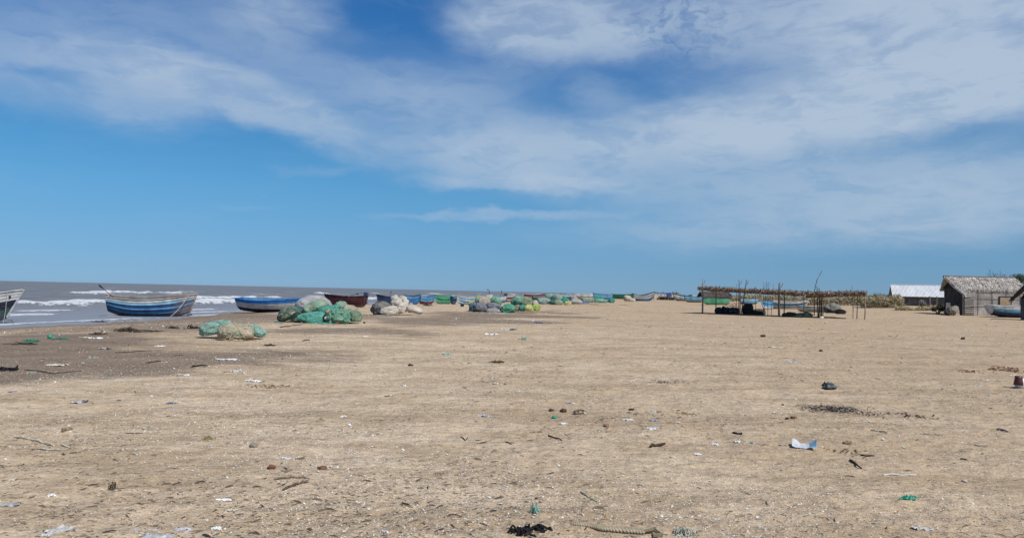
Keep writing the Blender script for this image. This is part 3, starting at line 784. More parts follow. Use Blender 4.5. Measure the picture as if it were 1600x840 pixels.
teal = srgb(84, 164, 142, .72); teal2 = srgb(94, 172, 152, .74); pteal = srgb(142, 180, 162, .8); pgreen = srgb(132, 172, 142, .78); olive = srgb(124, 148, 118, .72)
tan = srgb(180, 165, 138, .78); dteal = srgb(70, 112, 100, .68); gry = srgb(165, 162, 160, .72); lav = srgb(128, 130, 140, .7); wht = srgb(192, 182, 165, .78); yel = srgb(196, 200, 110, .72)
dkg = srgb(84, 80, 78, .7); org = srgb(205, 140, 105, .8); blk = (.02, .02, .022)
G1 = 'three netting bags lying by themselves on the left'; G2 = 'green netting heap with the big pale sack'; G3 = 'heap of white sacks'; G4 = 'mixed heap of grey green and yellow bags'; G5 = 'far heap of green and grey bags'; G6 = 'bags stored under the shelters'
# three bags on their own, left
YA = at(365, 530).y
bag('pale teal netting bag with folds, leftmost of three lying alone on the left', 312, 361, 499, 525, YA+.35, pteal, srgb(140, 180, 160, .7), .4, 3, tilt=12, boxy=.85, lump=.1, crumple=.08, ropes=2, group=G1, sub=5, rcol=(.2, .3, .25))
bag('pale teal netting bag with a dent, rightmost of three lying alone on the left', 385, 416, 506, 527.5, YA+.2, pteal, None, tilt=-20, lump=.2, crumple=.1, group=G1, sub=5, pinch=.35)
bag('tan netting bag tied with yellow rope, in front of two pale teal bags', 340, 396, 504, 531, YA-.25, tan, pgreen, .38, 4, tilt=-6, boxy=.9, lump=.09, crumple=.06, ropes=3, group=G1, sub=5, rcol=(.38, .32, .18))
# green heap
YB = at(500, 504).y
bag('huge pale grey sacking bundle rising at the back of the green heap', 460, 519, 461, 497, YB+1.6, gry, None, tilt=0, boxy=.95, lump=.08, crumple=.05, mat=M_CLOTH, group=G2, name='sack', cat='sack', sub=5)
bag('dark teal netting bag speckled with orange and white, leftmost in the green heap', 433, 472, 476.5, 503, YB+.1, dteal, srgb(180, 160, 125, .7), .42, 9, tilt=24, group=G2, sub=5, ropes=1)
bag('pale green netting bag with tan top leaning up against the big sack', 471, 514, 466, 494, YB+.75, pgreen, tan, .46, 6, tilt=32, boxy=.8, group=G2, sub=5)
bag('bright teal netting bag wedged in the middle of the green heap', 490, 531, 475, 493, YB+.45, teal, None, tilt=4, group=G2, crumple=.09, sub=5)
bag('small gathered grey teal net end beside the front teal bag', 454, 474, 489, 503, YB+.05, pteal, None, tilt=20, pinch=-.8, group=G2, crumple=.12)
bag('smooth bright teal netting bag lying at the front of green heap', 464, 509, 486, 504.5, YB-.3, teal2, teal, .5, 3, boxy=.82, crumple=.06, group=G2, sub=5, pinch=-.5, ropes=1, rcol=(.12, .3, .24))
bag('green net bag with tan patches at the back right of the heap', 522, 543, 470, 486, YB+1.3, pgreen, tan, .4, 7, group=G2)
bag('tan and green netting bag high at the right of green heap', 534, 560, 475.5, 493, YB+.6, tan, pgreen, .3, 6, group=G2)
bag('olive green netting bag low at the right end of green heap', 545, 566, 485, 502.5, YB, olive, None, boxy=.85, lump=.1, group=G2, sub=5)
bag('crumpled boxy green net with orange floats at front of heap', 508, 549, 481, 505, YB-.25, srgb(104, 164, 136, .76), srgb(150, 172, 142, .8), .4, 8, boxy=.62, crumple=.2, lump=.14, group=G2, sub=5,
    floats=((513, 487, org), (515, 490, org), (510, 497, wht), (518, 503.5, wht), (526, 503.5, org)))
# white sacks
YC = at(620, 492).y
bag('dark grey bulging sack, the only dark one in the white sack heap', 578, 611, 469.5, 492.5, YC+.3, srgb(120, 113, 106, .7), dkg, .5, 2, mat=M_CLOTH, boxy=.9, group=G3, name='sack', cat='sack', sub=5)
bag('white sack lying low at front left of the white heap', 593, 625, 477, 492.5, YC-.2, wht, None, mat=M_CLOTH, boxy=.85, lump=.1, tilt=6, group=G3, name='sack', cat='sack', sub=5)
bag('white sack at front right of the white heap', 634, 661, 476, 491, YC, wht, None, mat=M_CLOTH, boxy=.85, tilt=-16, lump=.12, group=G3, name='sack', cat='sack', sub=5)
bag('upright white sack in the middle front of the white heap', 618, 640, 471, 490.5, YC+.15, wht, srgb(170, 150, 125, .7), .3, 3, mat=M_CLOTH, boxy=.85, tilt=18, lump=.12, group=G3, name='sack', cat='sack', sub=5)
bag('white sack topmost at left of the white heap', 610, 624, 460, 475, YC+.8, wht, None, mat=M_CLOTH, group=G3, name='sack', cat='sack')
bag('white sack resting across the upper left of the white heap', 609.5, 629, 465.5, 479, YC+.45, wht, None, mat=M_CLOTH, tilt=18, group=G3, name='sack', cat='sack')
bag('small white sack at the crown of the white heap', 622, 636, 461.5, 474, YC+.85, wht, None, mat=M_CLOTH, group=G3, name='sack', cat='sack')
bag('white sack high at the right of the white heap', 626, 639, 465.5, 477, YC+.5, wht, None, mat=M_CLOTH, tilt=-12, group=G3, name='sack', cat='sack')
bag('tan sack peeping out behind the right white sacks', 637, 650, 472.5, 488, YC+.7, srgb(180, 160, 135, .7), None, mat=M_CLOTH, group=G3, name='sack', cat='sack')
# mixed heap
YD = at(780, 488).y
for a in (
 ('tan netting bag on top of the grey bags', 745, 767, 462, 481, 1.0, tan, gry, .3, 7, dict(boxy=.85)),
 ('pale yellow green bag at the top left of mixed heap', 742, 753, 460.5, 475, 1.7, srgb(160, 180, 130, .7), None, .5, 6, dict()),
 ('pale pinkish bundle at the very top of mixed heap', 755, 773, 459.5, 474, 1.9, srgb(190, 180, 170, .75), pgreen, .35, 6, dict()),
 ('lemon yellow bag at the left end of mixed heap', 731, 742, 469.5, 478, .9, yel, srgb(140, 180, 90, .6), .4, 8, dict(lump=.25)),
 ('dark blue green net bundle low at the left of mixed heap', 732, 745, 472.5, 487.5, .2, srgb(60, 95, 110, .6), pteal, .4, 7, dict(lump=.25)),
 ('lavender grey netting bag with a deep fold', 740, 762, 472, 487.5, .1, lav, None, .5, 6, dict(lump=.24, crumple=.12)),
 ('lavender grey netting bag right of the folded one', 760, 785, 472, 487, .25, lav, gry, .35, 4, dict(tilt=-20)),
 ('pale grey sack lying low in front of lavender bags', 759, 782, 481, 489, -.35, srgb(172, 162, 156, .75), None, .5, 6, dict(lump=.1)),
 ('leaf green netting bag sloping behind lavender bags', 765, 784, 462.5, 478, 1.3, pgreen, srgb(80, 160, 110, .6), .5, 6, dict(tilt=-34)),
 ('round bright green netting bag with a dimple, front of mixed heap', 782, 806, 474, 488.5, 0, srgb(84, 168, 130, .64), pgreen, .4, 3, dict(boxy=.85, sub=5)),
 ('tan sack squeezed between green and teal bags', 803, 812, 476, 486, .3, srgb(165, 148, 122, .7), None, .5, 6, dict()),
 ('tall pale green netting bag on the upper right of mixed heap', 797, 819, 461.5, 479, 1.0, pgreen, srgb(100, 170, 135, .65), .5, 5, dict(tilt=28)),
 ('olive tan netting bag high beside the tall green bag', 809, 833, 463, 479, .9, srgb(150, 148, 118, .7), pgreen, .5, 5, dict()),
 ('small teal bag between tan sack and yellow bag', 811, 822, 476, 486, .15, srgb(80, 170, 145, .64), None, .5, 6, dict()),
 ('bumpy lemon yellow bag at front right of mixed heap', 818.5, 835, 475, 486, 0, yel, srgb(212, 205, 150, .75), .5, 9, dict(lump=.22)),
 ('yellow green bag at the far right end of mixed heap', 831, 845, 474, 485.5, .15, srgb(180, 195, 95, .7), srgb(120, 165, 70, .6), .4, 8, dict(lump=.22)),
 ('white sack behind the yellow green bag', 831, 841, 468.5, 478, 1.0, wht, None, .5, 6, dict(mat=M_CLOTH)),
):
    kw = a[10]; bag(a[0], a[1], a[2], a[3], a[4], YD+a[5]*1.1, a[6], a[7], a[8], a[9], group=G4, **kw)
YE = at(870, 476).y
for a in (
 ('pale grey teal bag with creases at the left of far heap', 839, 863, 464.5, 474.5, 1.0, srgb(160, 172, 168, .7), pteal, .4, 5, dict(lump=.24, crumple=.14)),
 ('green bag at the upper left of far heap', 852, 869, 458.5, 470, 2.2, pgreen, teal, .4, 5, dict()),
 ('green and grey speckled bag highest in far heap', 861, 880, 459, 473, 1.8, pgreen, gry, .45, 8, dict()),
 ('dark teal bag low in the middle of far heap', 858.5, 869, 468, 476, .4, dteal, srgb(80, 160, 125, .6), .4, 6, dict()),
 ('pale green round bag at front of far heap', 865, 879.5, 468, 476.2, 0, srgb(150, 172, 140, .7), None, .5, 6, dict(boxy=.9)),
 ('pointed bright teal bag right of the speckled bag', 877, 889, 464, 475.5, .8, srgb(64, 160, 145, .64), None, .5, 6, dict(tilt=-24)),
 ('yellow bag at the right of far heap', 881.5, 893, 470, 476.8, 0, srgb(205, 195, 125, .75), srgb(150, 180, 120, .6), .3, 6, dict()),
 ('upright pale grey bag beside the white rimmed boat', 889, 904, 461, 472, 2.4, srgb(168, 164, 158, .72), None, .5, 6, dict()),
 ('long pale grey bag lying left of the blue sheet', 889.5, 911, 467, 474.5, 1.0, srgb(178, 176, 165, .74), None, .5, 6, dict(boxy=.8)),
 ('long sage green bag lying behind the blue sheet', 905, 929, 464, 472.5, 2.4, srgb(150, 165, 140, .7), gry, .4, 6, dict(boxy=.7)),
 ('teal bag on top at the right of far heap', 927, 943, 461, 470, 2.6, srgb(70, 165, 140, .64), None, .5, 6, dict()),
 ('teal and sage bag below the top teal bag', 928, 951, 466.5, 473, 1.6, pteal, srgb(80, 165, 135, .62), .5, 6, dict(lump=.22)),
 ('bright teal bag by itself at the right of the far heap', 950, 961, 465.5, 473, 1.4, srgb(66, 160, 135, .64), None, .5, 6, dict()),
 ('sandy sack at the left of two by the emerald boat', 974, 988, 461, 470.5, 2.5, srgb(190, 172, 150, .75), None, .5, 6, dict(mat=M_CLOTH)),
 ('small sandy sack in front of the other by the emerald boat', 982, 993, 465.5, 471, 1.6, srgb(196, 178, 155, .75), None, .5, 6, dict(mat=M_CLOTH)),
):
    kw = a[10]; bag(a[0], a[1], a[2], a[3], a[4], YE+a[5]*1.5, a[6], a[7], a[8], a[9], group=G5, sub=3, **kw)
# under the shelters
YS = at(1160, 491).y
for a in (
 ('black round netting bag leftmost under the shelter', 1116.5, 1129, 479.5, 490.5, .9, srgb(58, 60, 66, .6), None, dict()),
 ('small black netting bag behind the two left bags', 1126, 1136, 477.5, 488, 1.7, srgb(52, 54, 60, .6), None, dict()),
 ('dark slate netting bag second from the left under shelter', 1126, 1142, 479.5, 491, .8, srgb(62, 66, 78, .6), None, dict()),
 ('dark slate netting bag with pale grey flecks in the shelter row', 1137, 1157, 480, 491.5, .6, srgb(70, 76, 88, .6), gry, dict(amt=.2)),
 ('tall upright dark brown bag standing under the shelter', 1160, 1177, 473.5, 492, .7, srgb(74, 66, 62, .6), None, dict(boxy=.8)),
 ('brown bag lying right of the tall upright bag', 1174, 1196, 482, 493, .5, srgb(92, 84, 72, .6), None, dict(boxy=.8)),
):
    bag(a[0], a[1], a[2], a[3], a[4], YS+a[5], a[6], a[7], group=G6, **a[8])
YS2 = at(1250, 496).y
bag('low dark green netting bag in shade between the shelters', 1222, 1245, 487, 495.5, YS2+.8, srgb(50, 60, 56, .6), None, group=G6)
bag('sage green netting bag left of the second shelter posts', 1240, 1256, 488, 496, YS2+.5, srgb(98, 122, 104, .64), None, tilt=14, group=G6)
bag('sage green crumpled netting bag at the second shelter posts', 1251, 1270, 487, 496.5, YS2+.4, srgb(96, 124, 102, .64), srgb(120, 140, 120, .66), group=G6, crumple=.12)
bag('round pale grey wicker bundle with a hoop edge right of the old boat', 1286, 1314, 473, 489, YS2+3.2, srgb(150, 148, 138, .7), srgb(110, 104, 92, .65), .4, 9, boxy=1.0, lump=.06, ropes=1, group=G6, name='net_bundle', cat='net bundle')
bag('low grey bundle on the sand beside the hooped bundle', 1305, 1322, 482.5, 490.5, YS2+2.2, srgb(128, 122, 108, .7), srgb(90, 84, 74, .6), .4, 8, lump=.25, group=G6)
# ================================================================== shelters, huts, scrub
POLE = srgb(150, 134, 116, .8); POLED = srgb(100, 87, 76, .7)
def straw_slab(mb, corners, thick, n, fringe=.3, col=None, ln=(.25, .58), lift=.08):
    """thatch over a bilinear patch: corners a,b (low/front edge), d,c (back edge)"""
    a, b, c, d = [Vector(q) for q in corners]
    col = col or srgb(162, 142, 122, .86)
    def S(u, v): return (a*(1-u)+b*u)*(1-v)+(d*(1-u)+c*u)*v
    nrm = (b-a).cross(d-a).normalized(); nrm = nrm if nrm.z > 0 else -nrm
    NU = 24; NV = 6; vs = []; fs = []
    for j in range(NV+1):
        for i in range(NU+1):
            p = S(i/NU, j/NV); vs.append(p+nrm*(.09*vns(p.x*1.3, p.y*1.3, p.z)+.05*vns(p.x*3.3, p.y*3.3, p.z)))
    o = len(vs); vs += [v-nrm*thick for v in vs]
    for j in range(NV):
        for i in range(NU):
            k = j*(NU+1)+i; fs += [(k, k+1, k+NU+2, k+NU+1), (o+k, o+k+NU+1, o+k+NU+2, o+k+1)]
    for i in range(NU):
        fs += [(i+1, i, o+i, o+i+1)]; k = NV*(NU+1)+i; fs += [(k, k+1, o+k+1, o+k)]
    for j in range(NV):
        k = j*(NU+1); fs += [(k, k+NU+1, o+k+NU+1, o+k)]; k += NU; fs += [(k+NU+1, k, o+k, o+k+NU+1)]
    mb.add(vs, fs, tuple(q*.75 for q in col))
    ux = (b-a).normalized(); vy = (d-a).normalized()
    for _ in range(n):
        edge = random.random() < fringe
        u = random.random(); v = random.uniform(-.02, .05) if edge else random.random()
        p = S(u, v) + nrm*random.uniform(-thick if edge else 0, lift)
        dr = (-vy + ux*random.gauss(0, .55) + Vector((0, 0, random.gauss(-.25 if edge else .0, .25)))).normalized()
        l = random.uniform(*ln)*(.6 if edge else 1); wd = random.uniform(.012, .03)
        sd = dr.cross(nrm).normalized()*wd
        q = p+dr*l*.5; r = p+dr*l+Vector((0, 0, -.06*l if edge else 0))
        c2 = jit(col, .5)
        mb.add([p-sd, p+sd, q+sd*.9, q-sd*.9, r+sd*.3, r-sd*.3], [(0, 1, 2, 3), (3, 2, 4, 5)], c2)

def shelter(label, fl, fr, top_l, top_r, posts, depth, ext_l, ext_r, thick, nstraw, group='thatched shade shelters'):
    A = at(*fl); B2 = at(*fr)
    ux = (B2-A); Lw = math.hypot(ux.x, ux.y); ux = Vector((ux.x, ux.y, 0)).normalized(); vy = Vector((-ux.y, ux.x, 0))
    root = empty('shade_shelter', (A.x, A.y, A.z), label, 'shelter', group)
    zl = pt(fl[0], top_l, A.y).z-A.z; zr = pt(fr[0], top_r, B2.y).z-A.z
    def Q(s, d, z): return ux*(s*Lw)+vy*d+Vector((0, 0, z))
    def hz(s): return zl+(zr-zl)*s
    mb = MB()
    e0, e1 = -ext_l/Lw, 1+ext_r/Lw
    cs = [Q(e0, -.35, hz(e0)), Q(e1, -.35, hz(e1)), Q(e1, depth+.3, hz(e1)-.12), Q(e0, depth+.3, hz(e0)-.12)]
    straw_slab(mb, cs, thick, nstraw, .5)
    mb.build('thatch_roof', M_STRAW, root)
    for d in (0, depth):
        q = MB(); q.tube([Q(e0, d, hz(e0)-thick-.05), Q(.5, d, hz(.5)-thick-.09), Q(e1, d, hz(e1)-thick-.05)], .045, POLED, 6); q.build('beam', M_WOOD, root)
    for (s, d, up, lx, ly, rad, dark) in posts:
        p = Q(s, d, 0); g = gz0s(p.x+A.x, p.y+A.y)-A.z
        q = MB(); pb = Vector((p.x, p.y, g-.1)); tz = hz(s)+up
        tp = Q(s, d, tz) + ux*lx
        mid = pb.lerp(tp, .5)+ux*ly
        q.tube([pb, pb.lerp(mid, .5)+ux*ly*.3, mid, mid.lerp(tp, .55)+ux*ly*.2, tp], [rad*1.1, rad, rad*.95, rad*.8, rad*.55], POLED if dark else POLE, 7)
        if up > .45 and random.random() < .6:
            f0 = mid.lerp(tp, .62); q.tube([f0, f0+ux*.14+Vector((0, 0, .22)), f0+ux*.24+Vector((0, 0, .5))], [rad*.6, rad*.5, rad*.35], POLED, 6)
        q.build('post', M_WOOD, root)
    return root
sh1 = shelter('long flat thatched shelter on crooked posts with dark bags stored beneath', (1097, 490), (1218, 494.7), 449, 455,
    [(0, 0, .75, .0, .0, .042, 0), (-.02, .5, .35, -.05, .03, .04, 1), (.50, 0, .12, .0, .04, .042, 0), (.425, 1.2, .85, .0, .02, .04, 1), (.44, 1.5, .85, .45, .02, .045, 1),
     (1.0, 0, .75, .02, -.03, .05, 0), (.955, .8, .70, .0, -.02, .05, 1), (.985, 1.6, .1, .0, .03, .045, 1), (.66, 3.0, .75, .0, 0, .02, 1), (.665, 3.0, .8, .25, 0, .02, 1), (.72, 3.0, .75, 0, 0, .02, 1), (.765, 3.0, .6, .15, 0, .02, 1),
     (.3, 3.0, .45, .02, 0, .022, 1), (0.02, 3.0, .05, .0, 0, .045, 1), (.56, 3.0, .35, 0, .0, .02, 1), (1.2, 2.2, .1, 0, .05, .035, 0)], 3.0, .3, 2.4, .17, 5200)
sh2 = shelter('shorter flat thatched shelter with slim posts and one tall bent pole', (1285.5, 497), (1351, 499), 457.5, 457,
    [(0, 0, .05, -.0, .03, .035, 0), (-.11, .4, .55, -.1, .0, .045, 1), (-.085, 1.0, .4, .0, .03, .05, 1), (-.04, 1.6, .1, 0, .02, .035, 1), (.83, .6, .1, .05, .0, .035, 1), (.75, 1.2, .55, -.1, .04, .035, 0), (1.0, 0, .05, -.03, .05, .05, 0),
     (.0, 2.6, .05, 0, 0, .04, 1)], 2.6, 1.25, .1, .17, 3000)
q = MB(); A2 = sh2.location
b0 = pt(1272.5, 456, A2.y+.5); pth = [b0-Vector((0,0,1.9)), b0, pt(1274.3, 446, A2.y+.5), pt(1277, 436, A2.y+.5), pt(1281, 429, A2.y+.5), pt(1284.5, 422.5, A2.y+.5)]
q.tube([p-Vector(A2) for p in pth], [.04, .035, .03, .028, .024, .018], POLED, 6); q.build('bent_pole', M_WOOD, sh2)

# tangle of dry branches stored behind the bags
def tangle(name, label, px0, px1, pyb, h, n, col, cat, dy=0, mat=None, r=.02, kind=None):
    c = at((px0+px1)/2, pyb); c.y += dy; wd = (px1-px0)/F*c.y; hh = h/F*c.y
    q = MB()
    if name == 'net_pile':
        d_, f_ = ICO[3]; rr = 1+.5*fbm(d_[:, 0]*2+px0, d_[:, 1]*2, d_[:, 2]*2, 3); v_ = d_*rr[:, None]*np.array([wd*.42, min(wd, 1.5)*.35, hh*.42]); v_[:, 2] = np.maximum(v_[:, 2]+hh*.25, -.02)
        q.add([tuple(k_) for k_ in v_], f_, tuple(k_*.6 for k_ in col))
    for _ in range(n):
        x = random.gauss(0, .25)*wd; y = random.gauss(0, .25)*min(wd, 1.5); z = abs(random.gauss(.1, .33))*hh
        d = Vector((random.gauss(0, 1), random.gauss(0, 1), random.gauss(0, .55))).normalized()*random.uniform(.15, .5)*max(hh, wd*.4)
        p = Vector((x, y, z)); a = p-d*.5; b3 = p+d*.5; a.z = max(a.z, .01); b3.z = max(b3.z, .01); mid = (a+b3)/2+Vector((random.gauss(0, .06), random.gauss(0, .06), random.gauss(0, .06)))*d.length
        mid.z = max(mid.z, .01); q.tube([a, mid, b3], [r, r*.85, r*.4], jit(col, .4), 4)
    o = q.build(name, mat or M_WOOD, None, c); return tag(o, label, cat, kind=kind)
tangle('branch_pile', 'tangle of dry pale branches piled behind the dark bags under shelter', 1134, 1164, 486, 17, 120, srgb(150, 130, 112, .7), 'branch pile', 1.0, r=.03)

# pole rack with tarpaulin on the far crest
c = at(1040, 469); root = empty('pole_rack', c, 'rack of thin crossed poles on the crest between two boat bows', 'rack')
for k, (x0, x1, yb, yt) in enumerate(((1022, 1021, 468, 455), (1031, 1026, 468, 454), (1026, 1037, 468, 456), (1040, 1037, 468, 455), (1047, 1052, 468, 454), (1054, 1053, 469, 455), (1060, 1056, 469, 453), (1045, 1042, 468, 456))):
    a, b3 = pt(x0, yb, c.y), pt(x1, yt, c.y+random.uniform(-.6, .6)); q = MB(); q.tube([a-c-Vector((0,0,.15)), (a+b3)/2-c, b3-c], [.05, .045, .03], POLE if k % 2 else POLED, 5); q.build('pole', M_WOOD, root)
q = MB(); q.tube([pt(1020, 457, c.y)-c, pt(1040, 458, c.y)-c, pt(1061, 457.5, c.y)-c], .06, POLED, 5); q.build('beam', M_WOOD, root)
def sheet(name, label, pts, mat, cat, col, nu=14, nv=8, wav=.05, group=None, double=False):
    """a crumpled sheet hung or lying between four corner points"""
    a, b3, c3, d3 = [Vector(p) for p in pts]; o = (a+b3+c3+d3)/4; o.z = min(p.z for p in (a, b3, c3, d3))
    s = random.random()*50; vs = []; fs = []
    nrm = (b3-a).cross(d3-a).normalized()
    for j in range(nv+1):
        for i in range(nu+1):
            u, v = i/nu, j/nv; p = (a*(1-u)+b3*u)*(1-v)+(d3*(1-u)+c3*u)*v
            p = p + nrm*fbms(u*4+s, v*4, 1, 3)*wav*2 - o; vs.append(p)
    for j in range(nv):
        for i in range(nu):
            k = j*(nu+1)+i; fs.append((k, k+1, k+nu+2, k+nu+1))
    mb = MB(); mb.add(vs, fs, [jit(col, .08) for _ in vs]); ob = mb.build(name, mat, None, o, True); tag(ob, label, cat, group); return ob
yy = c.y-.4
sheet('tarpaulin', 'royal blue tarpaulin hanging on the crossed poles of the far rack', [pt(1041, 463, yy), pt(1049, 463, yy), pt(1048.5, 457.2, yy), pt(1042, 457.2, yy)], M_PLASTIC, 'tarpaulin', srgb(45, 80, 150, .8), wav=.15)
tangle('net_pile', 'dark heap of nets and sticks at the foot of the far pole rack', 1026, 1056, 468.5, 8, 120, srgb(70, 66, 64, .6), 'net pile', .5, r=.05)
pA, pB = at(901, 474.5), at(921, 474); 
sheet('blue_sheet', 'blue plastic sheet spread flat beside the far grey bags', [pA+Vector((0, 0, .05)), pB+Vector((0, 0, .05)), pB+Vector((.3, 3.0, .35)), pA+Vector((.5, 3, .35))], M_PLASTIC, 'sheet', srgb(90, 120, 180, .7), wav=.08)

# far low hut behind the mint green boat
def gable_hut(name, label, px0, px1, pyb, py_eave, py_ridge, depth, wallc, roofc, n=900, group=None, over=.4, panel=None, dy=0):
    a, b3 = at(px0, pyb), at(px1, pyb); a.y += dy; b3.y += dy
    a = pt(px0, pyb, a.y); b3 = pt(px1, pyb, a.y); Y = a.y
    g = gz0s(a.x, a.y)
    root = empty(name, (a.x, Y, g), label, 'hut', group); Lw = b3.x-a.x
    ze = pt((px0+px1)/2, py_eave, Y).z-g; zr = pt((px0+px1)/2, py_ridge, Y+depth/2).z-g
    q = MB(); q.box((Lw/2, depth/2, ze/2-.1), (Lw, depth, ze+.2), wallc)
    for x in (0, Lw): q.add([(x, 0, ze), (x, depth, ze), (x, depth/2, zr-.05)], [(0, 1, 2)], wallc)
    q.build('wall', M_WALL, root)
    mb = MB()
    straw_slab(mb, [(-over, -over*.8, ze-.15), (Lw+over, -over*.8, ze-.15), (Lw+over, depth/2, zr), (-over, depth/2, zr)], .14, n, .2, roofc)
    straw_slab(mb, [(-over, depth+over*.8, ze-.15), (Lw+over, depth+over*.8, ze-.15), (Lw+over, depth/2, zr), (-over, depth/2, zr)], .14, n//3, .2, roofc)
    mb.build('roof', M_STRAW, root)
    return root, Lw, ze, zr, Y, g
hr = gable_hut('low_hut', 'low grey thatched hut with a pale wall panel behind the mint green boat', 1101, 1140, 473, 462, 455.5, 3.5, srgb(105, 98, 92, .6), srgb(112, 102, 96, .6), 700, dy=20)
q = MB(); q.box((1.2, -.03, hr[2]*.55), (1.9, .05, hr[2]*.75), srgb(178, 176, 172, .7)); q.build('wall_panel', M_PLAIN, hr[0])

# metal roofed shed
YSH = 118.0; a = pt(1400, 486, YSH); b3 = pt(1470, 486, YSH); g = gz0s(a.x, a.y)
shed = empty('metal_shed', (a.x, YSH, g), 'long shed with white corrugated roof and grey wooden walls', 'shed', None, -.36); Lw = b3.x-a.x; dp = 5.0
ze = pt(1440, 461, YSH).z-g; zr = pt(1440, 446, YSH+dp/2).z-g
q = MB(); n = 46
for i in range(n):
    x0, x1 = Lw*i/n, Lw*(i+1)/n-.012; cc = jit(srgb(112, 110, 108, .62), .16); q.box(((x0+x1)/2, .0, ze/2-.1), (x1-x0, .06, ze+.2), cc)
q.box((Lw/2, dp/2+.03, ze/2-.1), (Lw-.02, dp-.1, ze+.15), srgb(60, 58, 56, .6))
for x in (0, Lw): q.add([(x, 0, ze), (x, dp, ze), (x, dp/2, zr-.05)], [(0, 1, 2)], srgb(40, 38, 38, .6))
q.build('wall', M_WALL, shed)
q = MB(); n = 180; e = .55
for sgn in (0, 1):
    vs = []; fs = []; cs = []
    for i in range(n+1):
        x = -e+(Lw+2*e)*i/n; w_ = .035*math.cos(i/n*44*2*math.pi)
        ylo = -e if sgn == 0 else dp+e
        vs += [(x, ylo, ze-.25+w_), (x, dp/2, zr+w_+.02)]
        k = .93+.07*math.cos(i/n*44*2*math.pi); cs += [tuple(c_*k for c_ in (.72, .72, .71))]*2
    for i in range(n): fs.append((2*i, 2*i+2, 2*i+3, 2*i+1) if sgn == 0 else (2*i+1, 2*i+3, 2*i+2, 2*i))
    q.add(vs, fs, cs)
q.build('roof', M_METAL, shed)
q = MB(); q.tube([(-e, dp/2, zr+.07), (Lw+e, dp/2, zr+.07)], .06, (.5, .56, .62), 6); q.build('ridge_cap', M_METAL, shed)

# the big thatched hut
YH = 78.0; a = pt(1504, 491, YH); g = gz0s(a.x, YH)
hut = empty('thatched_hut', (a.x, YH, g), 'grey reed walled hut with steep thatched roof and slatted door', 'hut')
hx1 = pt(1602, 490, YH).x-a.x; dp = 3.2; yr = dp/2+.5
zr = pt(1530, 433.5, YH+yr).z-g; zlow = pt(1488, 460.5, YH-.9).z-g; zcut = pt(1540, 451, YH-.1).z-g
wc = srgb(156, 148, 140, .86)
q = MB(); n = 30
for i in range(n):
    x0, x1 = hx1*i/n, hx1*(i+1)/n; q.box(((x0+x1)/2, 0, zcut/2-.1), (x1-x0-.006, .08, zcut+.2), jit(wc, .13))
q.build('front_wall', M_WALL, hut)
q = MB(); q.box((0.04, dp/2+.1, zcut/2-.1), (.08, dp, zcut+.2), srgb(90, 84, 80, .6)); q.add([(0.02, .04, zcut), (0.02, dp+.5, zcut), (.02, yr, zr-.1)], [(0, 1, 2)], srgb(70, 64, 60, .6))  # side and gable coloured darker than the front: their shade is painted in
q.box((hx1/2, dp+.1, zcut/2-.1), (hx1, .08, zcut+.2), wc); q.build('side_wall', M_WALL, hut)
for k in range(4):
    x = hx1*(.24+.76*k/3.4); q = MB(); q.tube([(x, -.06, 0), (x+.02, -.07, zcut*.5), (x, -.06, zcut-.05)], .02, jit(srgb(110, 100, 92, .7), .3), 5); q.build('wall_pole', M_WOOD, hut)
for z in (.34, .62, .86):
    q = MB(); q.tube([(1.35, -.075, zcut*z), (hx1*.55, -.08, zcut*z+.03), (hx1, -.075, zcut*z)], .018, POLE, 5); q.build('wall_batten', M_WOOD, hut)
mb = MB()
rc = srgb(176, 168, 158, 1.0)
xo = pt(1474, 433, YH+yr).x-a.x
def slope(y): return zr+(zlow-zr)*(yr-y)/(yr+.9)
ycut = yr-(zr-zcut)/(zr-zlow)*(yr+.9)-.12
straw_slab(mb, [(-.02, ycut, slope(ycut)), (hx1+.3, ycut, slope(ycut)), (hx1+.3, yr, zr), (-.02, yr, zr)], 0.16, 7000, .12, rc, (.2, .45))
straw_slab(mb, [(xo+.45, -.9, zlow), (0.0, ycut, slope(ycut)), (0.0, yr, zr), (xo, yr, zr)], .16, 1900, .12, rc, (.2, .45))
straw_slab(mb, [(.15, 2*yr+.3, zlow+.5), (hx1+.3, 2*yr+.3, zlow+.5), (hx1+.3, yr, zr), (xo, yr, zr)], .16, 600, .12, rc)
mb.build('roof', M_STRAW, hut)
q = MB(); q.tube([(xo, yr, zr+.05), (hx1*.5, yr, zr+.02), (hx1+.3, yr, zr+.05)], .11, srgb(120, 112, 104, .6), 8); q.build('ridge_roll', M_STRAW, hut)
dx0 = pt(1506, 490, YH).x-a.x; dx1 = pt(1520.5, 490, YH).x-a.x; dz1 = pt(1512, 462.5, YH).z-g
dr = empty('door', (dx0, -.14, 0), None, None); dr.parent = hut
for k in range(9):
    q = MB(); z = dz1*(k+.6)/9; q.box(((dx1-dx0)/2, random.uniform(-.01, .01), z), (dx1-dx0, .03, dz1/9*random.uniform(.55, .8)), jit(srgb(146, 138, 130, .72), .2), Matrix.Rotation(random.gauss(0, .03), 3, 'Y')); q.build('slat', M_WOOD, dr)
for x in (0.02, dx1-dx0-.02):
    q = MB(); q.box((x, .03, dz1/2), (.07, .05, dz1), srgb(110, 98, 88, .6)); q.build('stile', M_WOOD, dr)
q = MB(); q.box(((dx1-dx0)/2, .075, dz1/2), (dx1-dx0-.03, .02, dz1-.05), (.015, .014, .014)); q.build('doorway_shade', M_PLAIN, dr)  # black board behind the slats, painted to stand for the shaded opening
wx0 = pt(1561.5, 470, YH).x-a.x; wx1 = pt(1578, 470, YH).x-a.x; wz0 = pt(1570, 476, YH).z-g; wz1 = pt(1570, 464, YH).z-g
